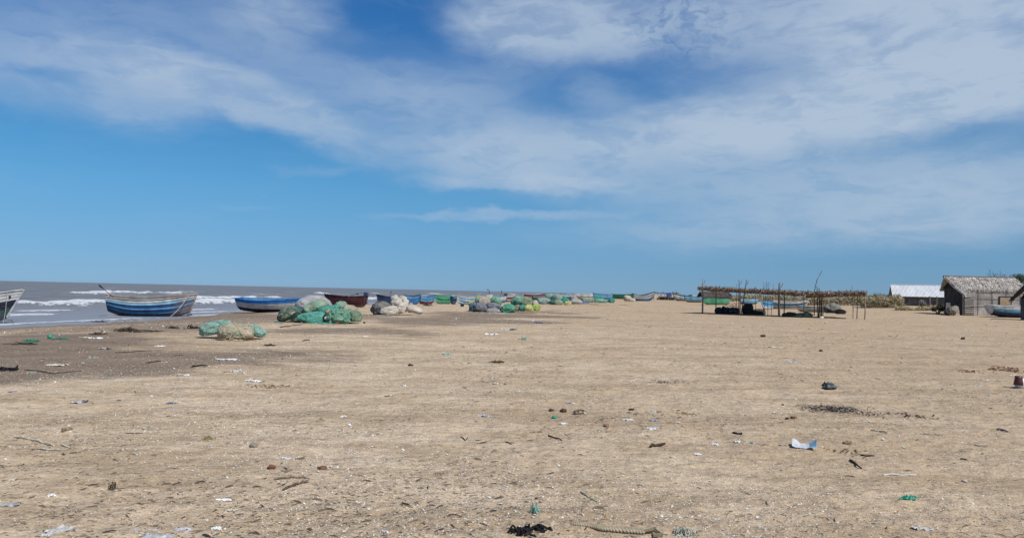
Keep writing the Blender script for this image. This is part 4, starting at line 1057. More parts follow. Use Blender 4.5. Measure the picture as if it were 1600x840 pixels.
wi = empty('window', ((wx0+wx1)/2, -.1, (wz0+wz1)/2), None, None); wi.parent = hut
q = MB(); q.box((0, 0, 0), (wx1-wx0, .05, wz1-wz0), srgb(172, 150, 122, .66)); q.build('shutter_board', M_WOOD, wi)
q = MB(); hw, hh = (wx1-wx0)/2, (wz1-wz0)/2
for (c0, s0) in (((0, 0, hh+.04), (2*hw+.18, .09, .08)), ((0, 0, -hh-.04), (2*hw+.18, .09, .07)), ((-hw-.045, 0, 0), (.08, .085, 2*hh)), ((hw+.045, 0, 0), (.08, .085, 2*hh))): q.box(c0, s0, (.05, .042, .036))
q.build('frame', M_WOOD, wi)

# third hut, only its near corner in frame at the right edge
YR = at(1598, 500).y; a = pt(1594.5, 500, YR); g = gz0s(a.x, YR)
hut3 = empty('dark_hut', (a.x, YR, g), 'hut with dark overhanging thatch cut off by the right edge', 'hut', None, -.60)
ze = pt(1594, 466, YR).z-g; wd = 2.8; zr = ze+2.4; dp = 1.9
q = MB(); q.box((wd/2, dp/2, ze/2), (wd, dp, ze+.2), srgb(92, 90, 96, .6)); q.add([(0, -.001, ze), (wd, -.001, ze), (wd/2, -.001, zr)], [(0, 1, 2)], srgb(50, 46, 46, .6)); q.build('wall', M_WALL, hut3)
mb = MB(); rc3 = srgb(84, 76, 72, .5); o_ = .72; zl = ze-.12-.0
straw_slab(mb, [(-o_, dp, zl), (-o_, -.5, zl), (wd/2, -.5, zr+.1), (wd/2, dp, zr+.1)], .2, 900, .25, rc3)
straw_slab(mb, [(wd+o_, -.5, zl), (wd+o_, dp, zl), (wd/2, dp, zr+.1), (wd/2, -.5, zr+.1)], .2, 400, .25, rc3)
mb.build('roof', M_STRAW, hut3)
for k in range(2):
    q = MB(); s = 1 if k else -1
    q.tube([(wd/2+s*(wd/2+o_), -.52, zl), (wd/2, -.52, zr+.12)], .06, srgb(44, 38, 36, .6), 6); q.build('bargeboard', M_WOOD, hut3)

# heap of old nets and mats leaning at the hut, with the shrub beside it
def mat_panel(label, px0, px1, y0, y1, Y, lean, col):
    a = pt(px0, y1, Y); b3 = pt(px1, y1, Y); tl = pt(px0+1.5, y0, Y+lean); tr = pt(px1-2.5, y0+1, Y+lean)
    g = gz0s(a.x, Y); a.z = b3.z = g
    return sheet('woven_mat', label, [a, b3, tr, tl], M_WALL, 'mat', col, wav=.07, group='old mats leaning beside the hut')
mat_panel('pale grey woven mat leaning against the dark side of hut', 1489, 1500, 477, 491.5, YH-1.3, .8, srgb(160, 148, 134, .66))
mat_panel('narrow grey woven mat leaning left of the wider pale mat', 1477, 1487, 472, 491, YH-.7, .9, srgb(120, 112, 104, .6))
tangle('net_pile', 'dark pile of old nets and sticks heaped at the hut corner', 1474, 1496, 489.5, 19, 170, srgb(120, 112, 102, .7), 'net pile', -.9, r=.04)
bag('hooped grey basket net lying against the pile at the hut', 1478, 1494, 478, 491, YH-1.0, srgb(150, 140, 126, .8), srgb(70, 64, 58, .6), .4, 8, boxy=1.0, lump=.12, crumple=.12, ropes=1, group='old mats leaning beside the hut', name='basket_net', cat='net')

def leaves(mb, cen, rad, n, col, size, squash=1.0):
    for _ in range(n):
        while True:
            d = Vector((random.uniform(-1, 1), random.uniform(-1, 1), random.uniform(-1, 1)))
            if d.length < 1: break
        p = Vector(cen)+Vector((d.x*rad[0], d.y*rad[1], d.z*rad[2]))
        u = Vector((random.gauss(0, 1), random.gauss(0, 1), random.gauss(0, 1))).normalized(); v = u.orthogonal().normalized()
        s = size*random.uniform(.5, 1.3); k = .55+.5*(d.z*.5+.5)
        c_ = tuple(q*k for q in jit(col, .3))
        mb.add([p-u*s, p+v*s*.45, p+u*s, p-v*s*.45], [(0, 1, 2, 3)], c_)
def shrub(label, px0, px1, y0, y1, dy=0, col=(.07, .08, .035), n=500, size=.12, woody=(.12, .09, .06), name='shrub', Y=None, stems=9):
    Y = Y or at((px0+px1)/2, y1).y+dy; b3 = pt((px0+px1)/2, y1, Y); g = gz0s(b3.x, Y); b3.z = g
    wd = (px1-px0)/F*Y; hh = pt((px0+px1)/2, y0, Y).z-g
    root = empty(name, b3, label, name.replace('_', ' '), None)
    st = MB(); lf = MB()
    for _ in range(stems):
        t = Vector((random.gauss(0, .25)*wd, random.gauss(0, .2)*wd, hh*random.uniform(.5, .95)))
        st.tube([(random.gauss(0, .05), random.gauss(0, .05), -.05), t*.5+Vector((random.gauss(0, .1), 0, .1)), t], [.04, .025, .01], woody, 5)
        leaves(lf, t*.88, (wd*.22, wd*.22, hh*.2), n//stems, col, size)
    st.build('stem', M_WOOD, root); lf.build('foliage', M_LEAF, root); return root
shrub('small dark leafy shrub left of the net pile by the hut', 1455, 1476, 476, 490.5, col=(.05, .06, .03), n=700, size=.1, Y=YH+1.5)
# two posts in front of the shed
for (x, yb, yt, r, lb) in ((1452.3, 484.5, 463, .13, 'thick grey fence post standing in front of the white roofed shed'), (1463.5, 482, 463, .09, 'thin grey fence post right of the thick post before the shed')):
    p = at(x, yb); q = MB(); h_ = pt(x, yt, p.y).z-p.z; q.tube([(0, 0, -.2), (.02, 0, h_*.5), (0, 0, h_)], [r, r*.95, r*.9], srgb(118, 112, 108, .62), 8); tag(q.build('fence_post', M_WOOD, None, p), lb, 'post')

# dune scrub: nobody could count it
mb = MB()
def scrub_band(px0, px1, yb, yt, n, cols, size, dy=0, spread=6):
    for _ in range(n):
        px = random.uniform(px0, px1); f = 1.3*fbms(px*.07, yb*.3, 3, 3)+.8*fbms(px*.6, yb*.3, 9, 2)+.35*random.gauss(0, 1)
        p = at(px, yb); p = pt(px, yb, p.y+dy+random.uniform(0, spread)); p.z = gz0s(p.x, p.y)
        top = pt(px, min(yt-f*5+2, yb-1), p.y).z-p.z; h_ = max(.1, top)*random.random()**.7
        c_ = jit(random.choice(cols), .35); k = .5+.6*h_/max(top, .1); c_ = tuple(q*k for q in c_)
        s = size*random.uniform(.5, 1.4); u = Vector((random.gauss(0, .5), random.gauss(0, .5), random.gauss(.3, .7))).normalized(); v = u.orthogonal().normalized(); p.z += h_
        mb.add([p-u*s, p+v*s*.3, p+u*s, p-v*s*.3], [(0, 1, 2, 3)], c_)
brn = srgb(166, 142, 106, .72); grn = srgb(116, 118, 82, .6); gry_ = srgb(140, 130, 108, .7); dgr = srgb(86, 90, 62, .5)
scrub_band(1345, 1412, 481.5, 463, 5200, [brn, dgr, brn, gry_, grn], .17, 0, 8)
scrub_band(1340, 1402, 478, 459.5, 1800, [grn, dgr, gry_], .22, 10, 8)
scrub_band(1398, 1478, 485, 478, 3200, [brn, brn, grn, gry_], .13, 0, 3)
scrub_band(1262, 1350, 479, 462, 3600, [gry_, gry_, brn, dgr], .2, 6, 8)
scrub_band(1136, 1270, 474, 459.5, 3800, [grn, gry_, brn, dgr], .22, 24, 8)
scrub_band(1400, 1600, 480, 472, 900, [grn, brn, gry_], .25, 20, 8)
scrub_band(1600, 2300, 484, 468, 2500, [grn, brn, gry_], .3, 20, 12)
tag(mb.build('dune_scrub', M_LEAF), kind='stuff')
for i, (x0, x1, y0, lb) in enumerate(((1340, 1352, 458, 'thin dark twiggy bush at the right end of the second shelter'), (1363, 1377, 455.5, 'twiggy bush sticking up above the dune scrub'), (1434, 1447, 468, 'pale flowering weed tuft against the shed wall'))):
    shrub(lb, x0, x1, y0, 479 if i < 2 else 481, 6 if i < 2 else 0, (.06, .06, .035) if i < 2 else (.35, .33, .28), 160, .1, name='bush', stems=22)

# trees behind the hut
def limb(mb, p, d, l, r, dep, tips):
    q = p+d*l*.5+Vector((random.gauss(0, .05), random.gauss(0, .05), random.gauss(0, .05)))*l; e = p+d*l
    mb.tube([p, q, e], [r, r*.8, r*.6], (.07, .055, .045), 5)
    if dep == 0: tips.append(e); return
    for _ in range(3):
        nd = (d+Vector((random.gauss(0, .55), random.gauss(0, .55), random.gauss(.02, .4)))).normalized(); limb(mb, e if random.random() < .7 else q, nd, l*random.uniform(.6, .85), r*.58, dep-1, tips)
YT = 112
b3 = pt(1560, 482, YT); g = gz0s(b3.x, YT); b3.z = g
bare = empty('bare_tree', b3, 'leafless tree with thin twigs rising above the thatched roof', 'tree')
q = MB(); tips = []
H = pt(1560, 418, YT).z-g
q.tube([(0, 0, -.3), (.05, 0, H*.2), (0, 0, H*.36)], [.14, .11, .1], (.07, .055, .045), 6); q.build('trunk', M_WOOD, bare)
q = MB()
for k in range(9): limb(q, Vector((0, 0, H*.36)), Vector((random.uniform(-.75, .75), random.uniform(-.4, .4), .9)).normalized(), H*.235, .05, 3, tips)
q.build('twigs', M_WOOD, bare)
b3 = pt(1592, 482, YT+2); b3.z = gz0s(b3.x, YT+2)
tr = empty('leafy_tree', b3, 'low dark green tree crown behind the thatched hut at right edge', 'tree')
H = pt(1592, 425, YT+2).z-b3.z; q = MB(); tips = []
q.tube([(0, 0, -.3), (.1, 0, H*.35), (.2, 0, H*.55)], [.22, .18, .14], (.07, .055, .045), 7); q.build('trunk', M_WOOD, tr)
q = MB(); 
for k in range(8): limb(q, Vector((.2, 0, H*.5)), Vector((random.uniform(-1, 1), random.uniform(-.8, .8), .5)).normalized(), H*.2, .07, 2, tips)
q.build('limbs', M_WOOD, tr)
q = MB()
for t in tips:
    if random.random() < .85:
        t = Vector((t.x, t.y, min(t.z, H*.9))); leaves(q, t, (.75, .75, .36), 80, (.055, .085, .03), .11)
q.build('crown', M_LEAF, tr)
# ================================================================== litter lying on the sand
def on(px, py): return at(px, py, True)
def scale_at(p): return p.y/F           # metres per photo pixel there
WT = (.78, .77, .74); GY = (.42, .43, .44); BK = (.018, .016, .018); BR = (.13, .075, .045); BRD = (.07, .05, .035); LBR = (.33, .25, .16); GRN = (.05, .30, .18); PGR = (.28, .40, .30); BLU = (.08, .13, .33); LBL = (.22, .36, .46); RST = (.24, .09, .05); CRM = (.62, .56, .45); LIL = (.42, .42, .55)
def scrap(name, label, px, py, wpx, hpx, col, cat, mat=None, col2=None, curl=.35, group='litter scattered on the sand', tear=.35):
    """torn crumpled sheet lying on the sand"""
    p = on(px, py); k = scale_at(p); w = wpx*k; dpt = max(w*.5, .05); hh = hpx*k
    s = random.random()*99; nu, nv = 22, 15; vs = []; fs = []; cs = []
    for j in range(nv+1):
        for i in range(nu+1):
            u, v = i/nu*2-1, j/nv*2-1; th = math.atan2(v, u)
            r = (1+tear*vns(math.cos(th)*1.4+s, math.sin(th)*1.4, 0)+tear*.6*vns(math.cos(th)*5+s, math.sin(th)*5, 3))*(.86 if abs(u) > .7 and abs(v) > .7 else 1)
            x, y = u*w/2*r, v*dpt/2*r
            f1 = 1-abs(vns(u*1.9+s, v*1.9, 2)); f2 = 1-abs(vns(u*4.3+s, v*4.3, 6)); n = fbms(u*1.7+s, v*1.7, 2, 2)
            z = hh*(curl*.5+.55*f1*f1+.3*f2*f2-.42+.4*n)
            vs.append((x, y, z)); q = col2 if (col2 and u > .25+.2*n) else col; cs.append(jit(q, .16))
    for j in range(nv):
        for i in range(nu):
            a = j*(nu+1)+i; fs.append((a, a+1, a+nu+2, a+nu+1))
    mb = MB(); mb.add(vs, fs, cs); o = mb.build(name, mat or M_PLASTIC, None, p, True, random.uniform(-.5, .5)-math.atan2(p.x, p.y)); return tag(o, label, cat, group)
def stick(label, pts, r, col, name='driftwood_stick', cat='stick', group='sticks and twigs on the sand', mat=None, lift=.6, seg=6):
    r *= .78; P_ = [on(*q) for q in pts]; p0 = P_[len(P_)//2]; n = len(P_)
    pl = []
    for i in range(n):
        pl.append(P_[i]-p0+Vector((0, 0, r*lift)))
        if i < n-1: pl.append((P_[i]+P_[i+1])/2-p0+Vector((random.gauss(0, r), random.gauss(0, r), r*(lift+.8))))
    rr = [r*(1-.6*abs(i/(len(pl)-1)-.35)) for i in range(len(pl))]
    mb = MB(); mb.tube(pl, rr, col, seg); o = mb.build(name, mat or M_WOOD, None, p0); return tag(o, label, cat, group)
def lump(name, label, px, py, wpx, hpx, col, cat, col2=None, mat=None, rough=.35, group='litter scattered on the sand', sub=3):
    p = on(px, py); k = scale_at(p); w, h = wpx*k, hpx*k; s = random.random()*99; d, fc = ICO[sub]
    r = 1+rough*fbm(d[:, 0]*2+s, d[:, 1]*2, d[:, 2]*2, 3)*1.6
    v = d*r[:, None]*np.array([w/2, w*.38, h/2]); v[:, 2] += h*.4; v[:, 2] = np.maximum(v[:, 2], -.01)
    m_ = sst(-.1, .1, fbm(d[:, 0]*2.5+s, d[:, 1]*2.5, d[:, 2]*2.5+4, 2))[:, None] if col2 else np.zeros((len(d), 1))
    c_ = np.array(col)*(1-m_)+np.array(col2 or col)*m_
    mb = MB(); mb.add([tuple(q) for q in v], fc, [tuple(q) for q in c_]); o = mb.build(name, mat or M_PLAIN, None, p, True, random.uniform(-.4, .4)); return tag(o, label, cat, group)
def tuft(name, label, px, py, wpx, hpx, n, col, cat, r=.004, group='tangled scraps of net and weed on the sand', wave=.6):
    p = on(px, py); k = scale_at(p); w, h = wpx*k, hpx*k; mb = MB()
    for _ in range(n):
        a = Vector((random.gauss(0, .22)*w, random.gauss(0, .16)*w, 0)); d = Vector((random.gauss(0, 1), random.gauss(0, 1), 0)).normalized()*w*random.uniform(.12, .4); pts_ = []
        zt = abs(random.gauss(0, .45))*h
        for i in range(5):
            t = i/4; pts_.append(a+d*(t-.5)+Vector((random.gauss(0, .05)*w*wave, random.gauss(0, .05)*w*wave, .004+zt*math.sin(math.pi*t))))
        mb.tube(pts_, [r, r, r, r*.9, r*.5], jit(col, .45), 4, False)
    o = mb.build(name, M_PLAIN, None, p); return tag(o, label, cat, group)

def bits(name, label, px, py, wpx, hpx, n, size, col, rise=.01):
    """many small loose pieces over an oval of sand"""
    p = on(px, py); k = scale_at(p); rx = wpx*k/2; ry = hpx*k*p.y/CAMZ/2; mb = MB(); sk = math.atan2(p.x, p.y)
    XX = RNG.normal(0, .42, n)*rx; YY = RNG.normal(0, .42, n)*ry
    WX = p.x+XX*math.cos(sk)+YY*math.sin(sk); WY = p.y-XX*math.sin(sk)+YY*math.cos(sk); WZ = gz(WX, WY)
    for wx, wy, z in zip(WX.tolist(), WY.tolist(), WZ.tolist()):
        s_ = size*random.uniform(.4, 1.5); a = random.uniform(0, 6.28)
        u = Vector((math.cos(a), math.sin(a), random.gauss(0, .25)))*s_; v = Vector((-math.sin(a), math.cos(a), random.gauss(0, .3)))*s_*random.uniform(.15, .5); q = Vector((wx-p.x, wy-p.y, z-p.z+s_*.25)); h = Vector((0, 0, s_*.35))
        mb.add([q-u, q-v, q+u, q+v, q+h], [(0, 1, 4), (1, 2, 4), (2, 3, 4), (3, 0, 4)], jit(col, .45))
    return tag(mb.build(name, M_PLAIN, None, p), kind='stuff')
# --- foreground
tuft('seaweed_clump', 'black dried seaweed clump near the bottom edge, centre', 815, 832, 36, 9, 46, BK, 'seaweed', .0085)
tuft('seaweed_clump', 'black dried seaweed strands trailing right of the seaweed clump', 845, 826, 36, 5, 20, BK, 'seaweed', .007)
tuft('net_scrap', 'green and white frayed net knot just above the black seaweed', 836, 800, 13, 15, 30, (.25, .42, .32), 'net scrap', .004)
tuft('net_scrap', 'pale green frayed tuft of netting at the bottom edge, right of the rope', 1068, 834, 36, 11, 80, (.42, .42, .33), 'net scrap', .004)
tuft('net_scrap', 'small bright green net scrap lying on the lower right sand', 1420, 779, 24, 6, 34, (.07, .38, .25), 'net scrap', .005)
stick('short dark green cord lying on bare sand, lower middle', [(906, 768), (918, 776), (933, 784)], .006, (.07, .18, .13), 'cord', 'cord', None, M_PLAIN)
# twisted rope: three strands
p_ = [on(x, y) for x, y in ((893, 817), (908, 820), (925, 824), (940, 828), (960, 830), (985, 832), (1006, 834))]; o0 = p_[3]; mb = MB(); N_ = 90
def sp(t):
    f = t*(len(p_)-1); i = min(int(f), len(p_)-2); return p_[i].lerp(p_[i+1], f-i)-o0
for ph in (0, 2.094, 4.189):
    mb.tube([sp(i/N_)+Vector((0, .012*math.cos(i*.62+ph)*1.3, .016+.5*.02*math.sin(i*.62+ph)-.018*max(0, 1-i/30))) for i in range(N_+1)], .010, (.44, .37, .25), 5)
mb.tube([sp(1)+Vector((0, 0, .02)), sp(1)+Vector((.07, .01, .03)), sp(1)+Vector((.11, -.05, .015)), sp(1)+Vector((.04, -.09, .02))], .014, (.2, .16, .1), 5)
tag(mb.build('twisted_rope', M_PLAIN, None, o0), 'thick tan twisted rope half buried at the bottom edge', 'rope', 'ropes and cords on the sand')
# big sheet half swallowed by the sand: only its ridges come through
p0 = on(252, 836); k = scale_at(p0); mb = MB(); vs = []; fs = []; cs = []; nu, nv = 60, 26; azs = math.atan2(p0.x, p0.y)
GXs = []; 
for j in range(nv+1):
    for i in range(nu+1):
        u, v = i/nu*2-1, j/nv*2-1; th = math.atan2(v, u); r = 1+.3*vns(math.cos(th)*2, math.sin(th)*2, 7)+.15*vns(math.cos(th)*7, math.sin(th)*7, 9)
        GXs.append((u*58*k*r, v*.26*r, u, v))
q_ = np.array(GXs); wx = p0.x+q_[:, 0]*math.cos(azs)+q_[:, 1]*math.sin(azs); wy = p0.y-q_[:, 0]*math.sin(azs)+q_[:, 1]*math.cos(azs); wz = gz(wx, wy)-p0.z
for (x, y, u, v), z in zip(GXs, wz):
    n = fbms(u*5, v*2.5, 4, 3); f2 = 1-abs(vns(u*9, v*4, 6))
    vs.append((x, y, float(z)+.020*n+.012*f2*f2-.007-.012*max(abs(u), abs(v))**3)); cs.append(jit((.55, .54, .54) if f2 > .62 else (.42, .39, .36), .2))
for j in range(nv):
    for i in range(nu): a = j*(nu+1)+i; fs.append((a, a+1, a+nu+2, a+nu+1))
mb.add(vs, fs, cs); o = mb.build('plastic_sheet', M_PLASTIC, None, p0, True, -azs); tag(o, 'large crumpled white grey plastic sheet half buried at the bottom left edge', 'plastic sheet', 'litter scattered on the sand')
scrap('plastic_sheet', 'translucent grey plastic scrap left of the large white sheet', 92, 829, 40, 8, (.47, .45, .42), 'plastic sheet')
scrap('plastic_sheet', 'pale plastic film at the very bottom left', 72, 836, 18, 6, (.55, .54, .52), 'plastic sheet')
scrap('plastic_bag', 'crumpled grey plastic bag at the lower left edge', 16, 789, 32, 7, (.42, .41, .39), 'plastic bag', None, (.3, .3, .31), .4)
scrap('paper_scrap', 'white paper scrap right above the large white sheet', 338, 826, 15, 6, WT, 'scrap')
scrap('paper_scrap', 'bright white torn scrap on the lower left sand', 348, 781, 22, 5, WT, 'scrap')
scrap('paper_scrap', 'small white scrap just below the bright torn scrap', 362, 797, 17, 4, CRM, 'scrap')
scrap('paper_scrap', 'white scrap with brown end at far lower left', 22, 749, 16, 4, CRM, 'scrap', None, LBR)
scrap('paper_scrap', 'small white scrap left of centre in the lower left sand', 81, 774, 12, 5, WT, 'scrap')
scrap('paper_scrap', 'small crumpled pale scrap at the bottom, between sheet and seaweed', 602, 831, 11, 7, (.55, .57, .56), 'scrap')
scrap('cardboard_scrap', 'flat pale grey torn card at the lower right', 1440, 826, 28, 6, (.46, .45, .42), 'card')
scrap('cloth_scrap', 'white scrap beside a red brown leaf near the left edge of centre', 446, 716, 16, 4, (.6, .6, .6), 'scrap')
lump('coconut_husk', 'rust brown husk piece on the lower left sand', 424, 732, 12, 7, RST, 'husk', BR)
lump('dry_leaf', 'curled brown leaf right of the rust brown husk', 504, 732, 14, 5, BR, 'leaf', RST)
scrap('shell_piece', 'white shell piece beside the curled brown leaf', 516, 729, 8, 5, CRM, 'shell')
lump('stone', 'tiny dark stone above the green net knot', 838, 779, 5, 3, BRD, 'stone')
stick('upper of two dark bent sticks in the lower left centre', [(428, 749), (448, 747), (465, 746), (483, 748)], .011, (.20, .15, .10))
stick('lower of two dark bent sticks in the lower left centre', [(442, 766), (455, 760), (468, 756), (482, 754)], .014, (.13, .095, .065))
stick('pale bleached stick below the two dark bent sticks', [(415, 768), (427, 763), (440, 758)], .009, (.42, .36, .27))
stick('longest bleached pale reed lying at the left', [(22, 683), (48, 687), (66, 692), (84, 697)], .016, (.56, .49, .37), 'dry_reed', 'reed')
stick('bleached reed below the longest pale reed', [(58, 701), (76, 703), (97, 704)], .014, (.50, .44, .34), 'dry_reed', 'reed')
stick('short pale reed right of the longest reed', [(96, 695), (108, 699)], .012, (.56, .49, .37), 'dry_reed', 'reed')
stick('short brown chunk of wood above the reeds on the left', [(99, 675), (107, 672), (114, 671)], .022, (.26, .19, .12))
stick('thin dark twig lying across the left sand', [(196, 677), (210, 677.5), (223, 677)], .006, (.10, .08, .07))
stick('short dark twig at mid left above the thin twig', [(292, 645), (308, 644.5)], .006, (.14, .11, .08))
tuft('dry_weed', 'small dark sprig of dry weed standing in the left sand', 176, 764, 15, 11, 40, (.13, .10, .06), 'weed', .0025, wave=1)
tuft('dry_weed', 'yellowish tuft of weed on the left sand', 325, 686, 20, 6, 30, (.26, .22, .09), 'weed', .004)
lump('dry_leaf', 'curled grey brown leaf below the yellowish weed', 396, 698, 12, 8, (.26, .22, .17), 'leaf')
scrap('cloth_scrap', 'grey and white crumpled rag on mid left sand', 124, 629, 24, 6, (.5, .5, .49), 'rag', None, (.12, .12, .13), .4)
scrap('paper_scrap', 'pale flat scrap left of the grey and white rag', 92, 633.5, 10, 3, CRM, 'scrap')
scrap('plastic_scrap', 'dark blue plastic scrap on the left sand', 268, 630, 15, 4, (.10, .11, .22), 'scrap', None, (.3, .3, .4))
scrap('plastic_scrap', 'grey blue scrap near the left edge under the damp sand', 19, 612, 12, 3, (.24, .25, .28), 'scrap')
# --- damp hollow on the left
scrap('paper_sheet', 'white crumpled paper below the damp hollow', 398, 595.5, 26, 5, (.72, .71, .70), 'paper')
scrap('paper_sheet', 'long pale board of foam lying flat in the damp sand', 353, 561.5, 34, 2.6, WT, 'foam board', tear=.12, curl=.5)
scrap('paper_sheet', 'pale paper lying before the damp sand edge', 285, 586, 20, 4, (.62, .58, .52), 'paper')
scrap('paper_sheet', 'pale sheet of paper in the left of the hollow', 88, 571, 30, 5, CRM, 'paper')
scrap('paper_sheet', 'white flat scrap north of the hollow', 150, 528.5, 20, 3.4, WT, 'paper', tear=.2)
scrap('paper_sheet', 'white paper beside the fallen dark weed', 130, 527, 14, 2, CRM, 'paper')
scrap('paper_sheet', 'greyish scrap in the middle of the hollow', 165, 545, 18, 4, (.5, .5, .5), 'paper', None, (.16, .15, .16))
scrap('paper_sheet', 'whitish scrap right above the long twig of the hollow', 250, 541, 14, 3, WT, 'paper')
scrap('paper_sheet', 'crumpled whitish paper near the right end of hollow', 368, 579.5, 24, 4, (.55, .52, .48), 'paper')
scrap('plastic_scrap', 'faded green plastic scrap at the lower left of hollow', 50, 582, 16, 3, PGR, 'scrap')
scrap('plastic_scrap', 'faded green plastic scrap in the middle of hollow', 171, 584, 12, 3, PGR, 'scrap')
scrap('plastic_scrap', 'faded green plastic strip above the middle of hollow', 146, 559, 13, 2.4, PGR, 'scrap')
lump('plastic_bottle', 'upright bright green plastic tub on the left sand', 77, 529, 7.5, 8, (.03, .30, .18), 'tub', None, M_PLASTIC, .12)
tuft('net_scrap', 'green net scrap lying left of the green tub', 50, 534, 24, 5, 60, (.05, .26, .17), 'net scrap', .008)
tuft('net_scrap', 'green and dark net strands right of the green tub', 95, 530, 28, 4, 50, (.07, .24, .16), 'net scrap', .007)
tuft('dry_weed', 'dark twigs below the left green net scrap', 42, 537.5, 44, 3, 30, BRD, 'weed', .008)
tuft('dry_weed', 'dark clump of weed and twigs on the beach before the clinker boat', 198, 517.5, 34, 7, 60, BRD, 'weed', .012)
tuft('dry_weed', 'long trail of dark weed right of the weed clump', 228, 518, 50, 3, 44, BRD, 'weed', .010)
tuft('dry_weed', 'small dark weed tuft left of the lone bags', 271, 513, 18, 5, 40, BRD, 'weed', .010)
tuft('dry_weed', 'dark weed strands touching the left lone bag', 304, 513, 22, 4, 40, BK, 'weed', .012)
tuft('dry_weed', 'brown weed heap above the white flat scrap', 154, 522.5, 30, 4, 46, BRD, 'weed', .010)
tuft('dry_weed', 'brown weed wisps far up the beach by the surf', 154, 503.5, 26, 4, 34, BRD, 'weed', .012)
tuft('dry_weed', 'dark reeds and rubbish at the left edge of the hollow', 8, 578, 40, 5, 34, BK, 'weed', .014)
tuft('dry_weed', 'brown weed clump right of the hollow, upper', 420, 540, 18, 3, 30, BRD, 'weed', .008)
bits('twig_scatter', '', 425, 603, 90, 7, 70, .022, (.19, .12, .07))
tuft('dry_weed', 'reddish roots tangled at the foot of the tan bag', 391, 531, 10, 9, 30, RST, 'weed', .012)
stick('long dark reed lying in the lower left of the hollow', [(38, 578), (62, 580), (84, 584), (100, 582), (127, 580)], .012, BRD)
stick('long dark twig across the middle of hollow', [(180, 551), (205, 550), (222, 548.5), (236, 548)], .012, BRD)
stick('short dark stick with a fork in the hollow', [(229, 568), (240, 565.5), (251, 564)], .018, BRD)
stick('dark driftwood pieces at the right of hollow', [(298, 574), (306, 572.5), (324, 571.5)], .022, BK)
stick('dark flat driftwood beside the green heap', [(437, 511.5), (452, 510), (476, 507)], .03, BRD)
stick('thin dark twig right of the long reed', [(270, 556), (286, 555)], .012, BRD)
stick('dark broken branch below the green heap', [(473, 533), (480, 531), (484, 532)], .02, BRD)
# --- loose strands spilling from the heaps
tuft('net_scrap', 'loose green net strands spilling in front of the green heap', 500, 505.5, 40, 2.5, 60, (.12, .34, .27), 'net scrap', .012)
tuft('net_scrap', 'frayed green strands at the left foot of the dark speckled bag', 436, 504, 16, 2.5, 30, (.10, .24, .2), 'net scrap', .012)
tuft('net_scrap', 'tan rope strands trailing in front of the tan lone bag', 366, 532, 40, 3, 40, (.40, .34, .22), 'net scrap', .010)
tuft('net_scrap', 'grey strands trailing in front of the white sack heap', 606, 493.5, 36, 2, 40, (.35, .32, .28), 'net scrap', .013)
tuft('net_scrap', 'pale strands trailing in front of the mixed bag heap', 770, 489.5, 50, 2, 40, (.4, .42, .36), 'net scrap', .016)
# --- middle
scrap('plastic_strip', 'long white strip of plastic below the mixed heap', 770, 522.5, 20, 4, WT, 'strip', tear=.2)
scrap('plastic_strip', 'flat white strip below the white sacks', 571, 525.5, 10, 2.2, WT, 'strip', tear=.1)
scrap('plastic_sheet', 'grey rubbish heap left of the blue rag', 795, 515, 26, 4, (.5, .52, .52), 'plastic sheet', None, (.1, .12, .14), .4)
scrap('blue_rag', 'blue rag lying on the sand right below the mixed heap', 841, 504.5, 13, 4, BLU, 'rag', M_CLOTH, None, .4)
scrap('plastic_strip', 'small white strip beside the blue rag', 830, 501, 8, 2, WT, 'strip')
tuft('net_scrap', 'green net wisp right of the long white strip', 818, 530.5, 12, 4, 20, (.1, .34, .24), 'net scrap', .009)
scrap('plastic_scrap', 'teal plastic scrap in the middle distance', 696, 554, 13, 4, (.13, .36, .33), 'scrap')
scrap('paper_scrap', 'upper of two white scraps in the centre', 771, 591, 8, 4, WT, 'scrap')
scrap('paper_scrap', 'lower of two white scraps in the centre', 776, 599.5, 9, 4, WT, 'scrap')
scrap('paper_scrap', 'white scrap left of the two white centre scraps', 631, 602.5, 6, 5, WT, 'scrap')
scrap('paper_scrap', 'white scrap alone on the lower left centre', 537, 651, 9, 4, WT, 'scrap')
scrap('paper_scrap', 'pale scraps below the lone left centre twig', 608, 618.5, 12, 4, CRM, 'scrap')
scrap('plastic_sheet', 'crumpled grey white plastic in the sandy centre', 756, 650, 24, 5, (.58, .58, .6), 'plastic sheet', None, (.35, .35, .37), .4)
scrap('plastic_scrap', 'lilac plastic scrap above the brown clods', 889, 630, 8, 5, LIL, 'scrap')
lump('soil_clod', 'dark brown clod, middle one of three in the centre', 880, 643.5, 10, 6, BRD, 'clod', BR, rough=.5)
lump('soil_clod', 'small brown clod, leftmost of three in the centre', 861, 642, 7, 5, BR, 'clod')
lump('soil_clod', 'brown shaggy clod, rightmost of three in the centre', 905, 646, 15, 7, BRD, 'clod', LBR, rough=.6)
lump('soil_clod', 'brown clod standing apart right of the three clods', 987, 641, 9, 4, BRD, 'clod')
lump('bottle_cap', 'bright green plastic cap under the brown clods', 866, 653, 8, 5, (.02, .32, .2), 'cap', None, M_PLASTIC, .15)
scrap('paper_scrap', 'white scrap right of the bright green cap', 881, 661.5, 10, 4, WT, 'scrap')
lump('dry_leaf', 'pink brown leaf on the sand right of centre', 947, 666, 9, 5, (.36, .2, .14), 'leaf', BR)
scrap('plastic_scrap', 'bright blue plastic strip in the central litter', 1029, 665.5, 11, 3, LBL, 'scrap', tear=.1)
scrap('plastic_sheet', 'white crumpled plastic below the bright blue strip', 1018, 670, 18, 6, (.6, .6, .6), 'plastic sheet')
scrap('plastic_sheet', 'blue grey plastic film above the bright blue strip', 1020, 657, 13, 6, (.38, .42, .47), 'plastic sheet')
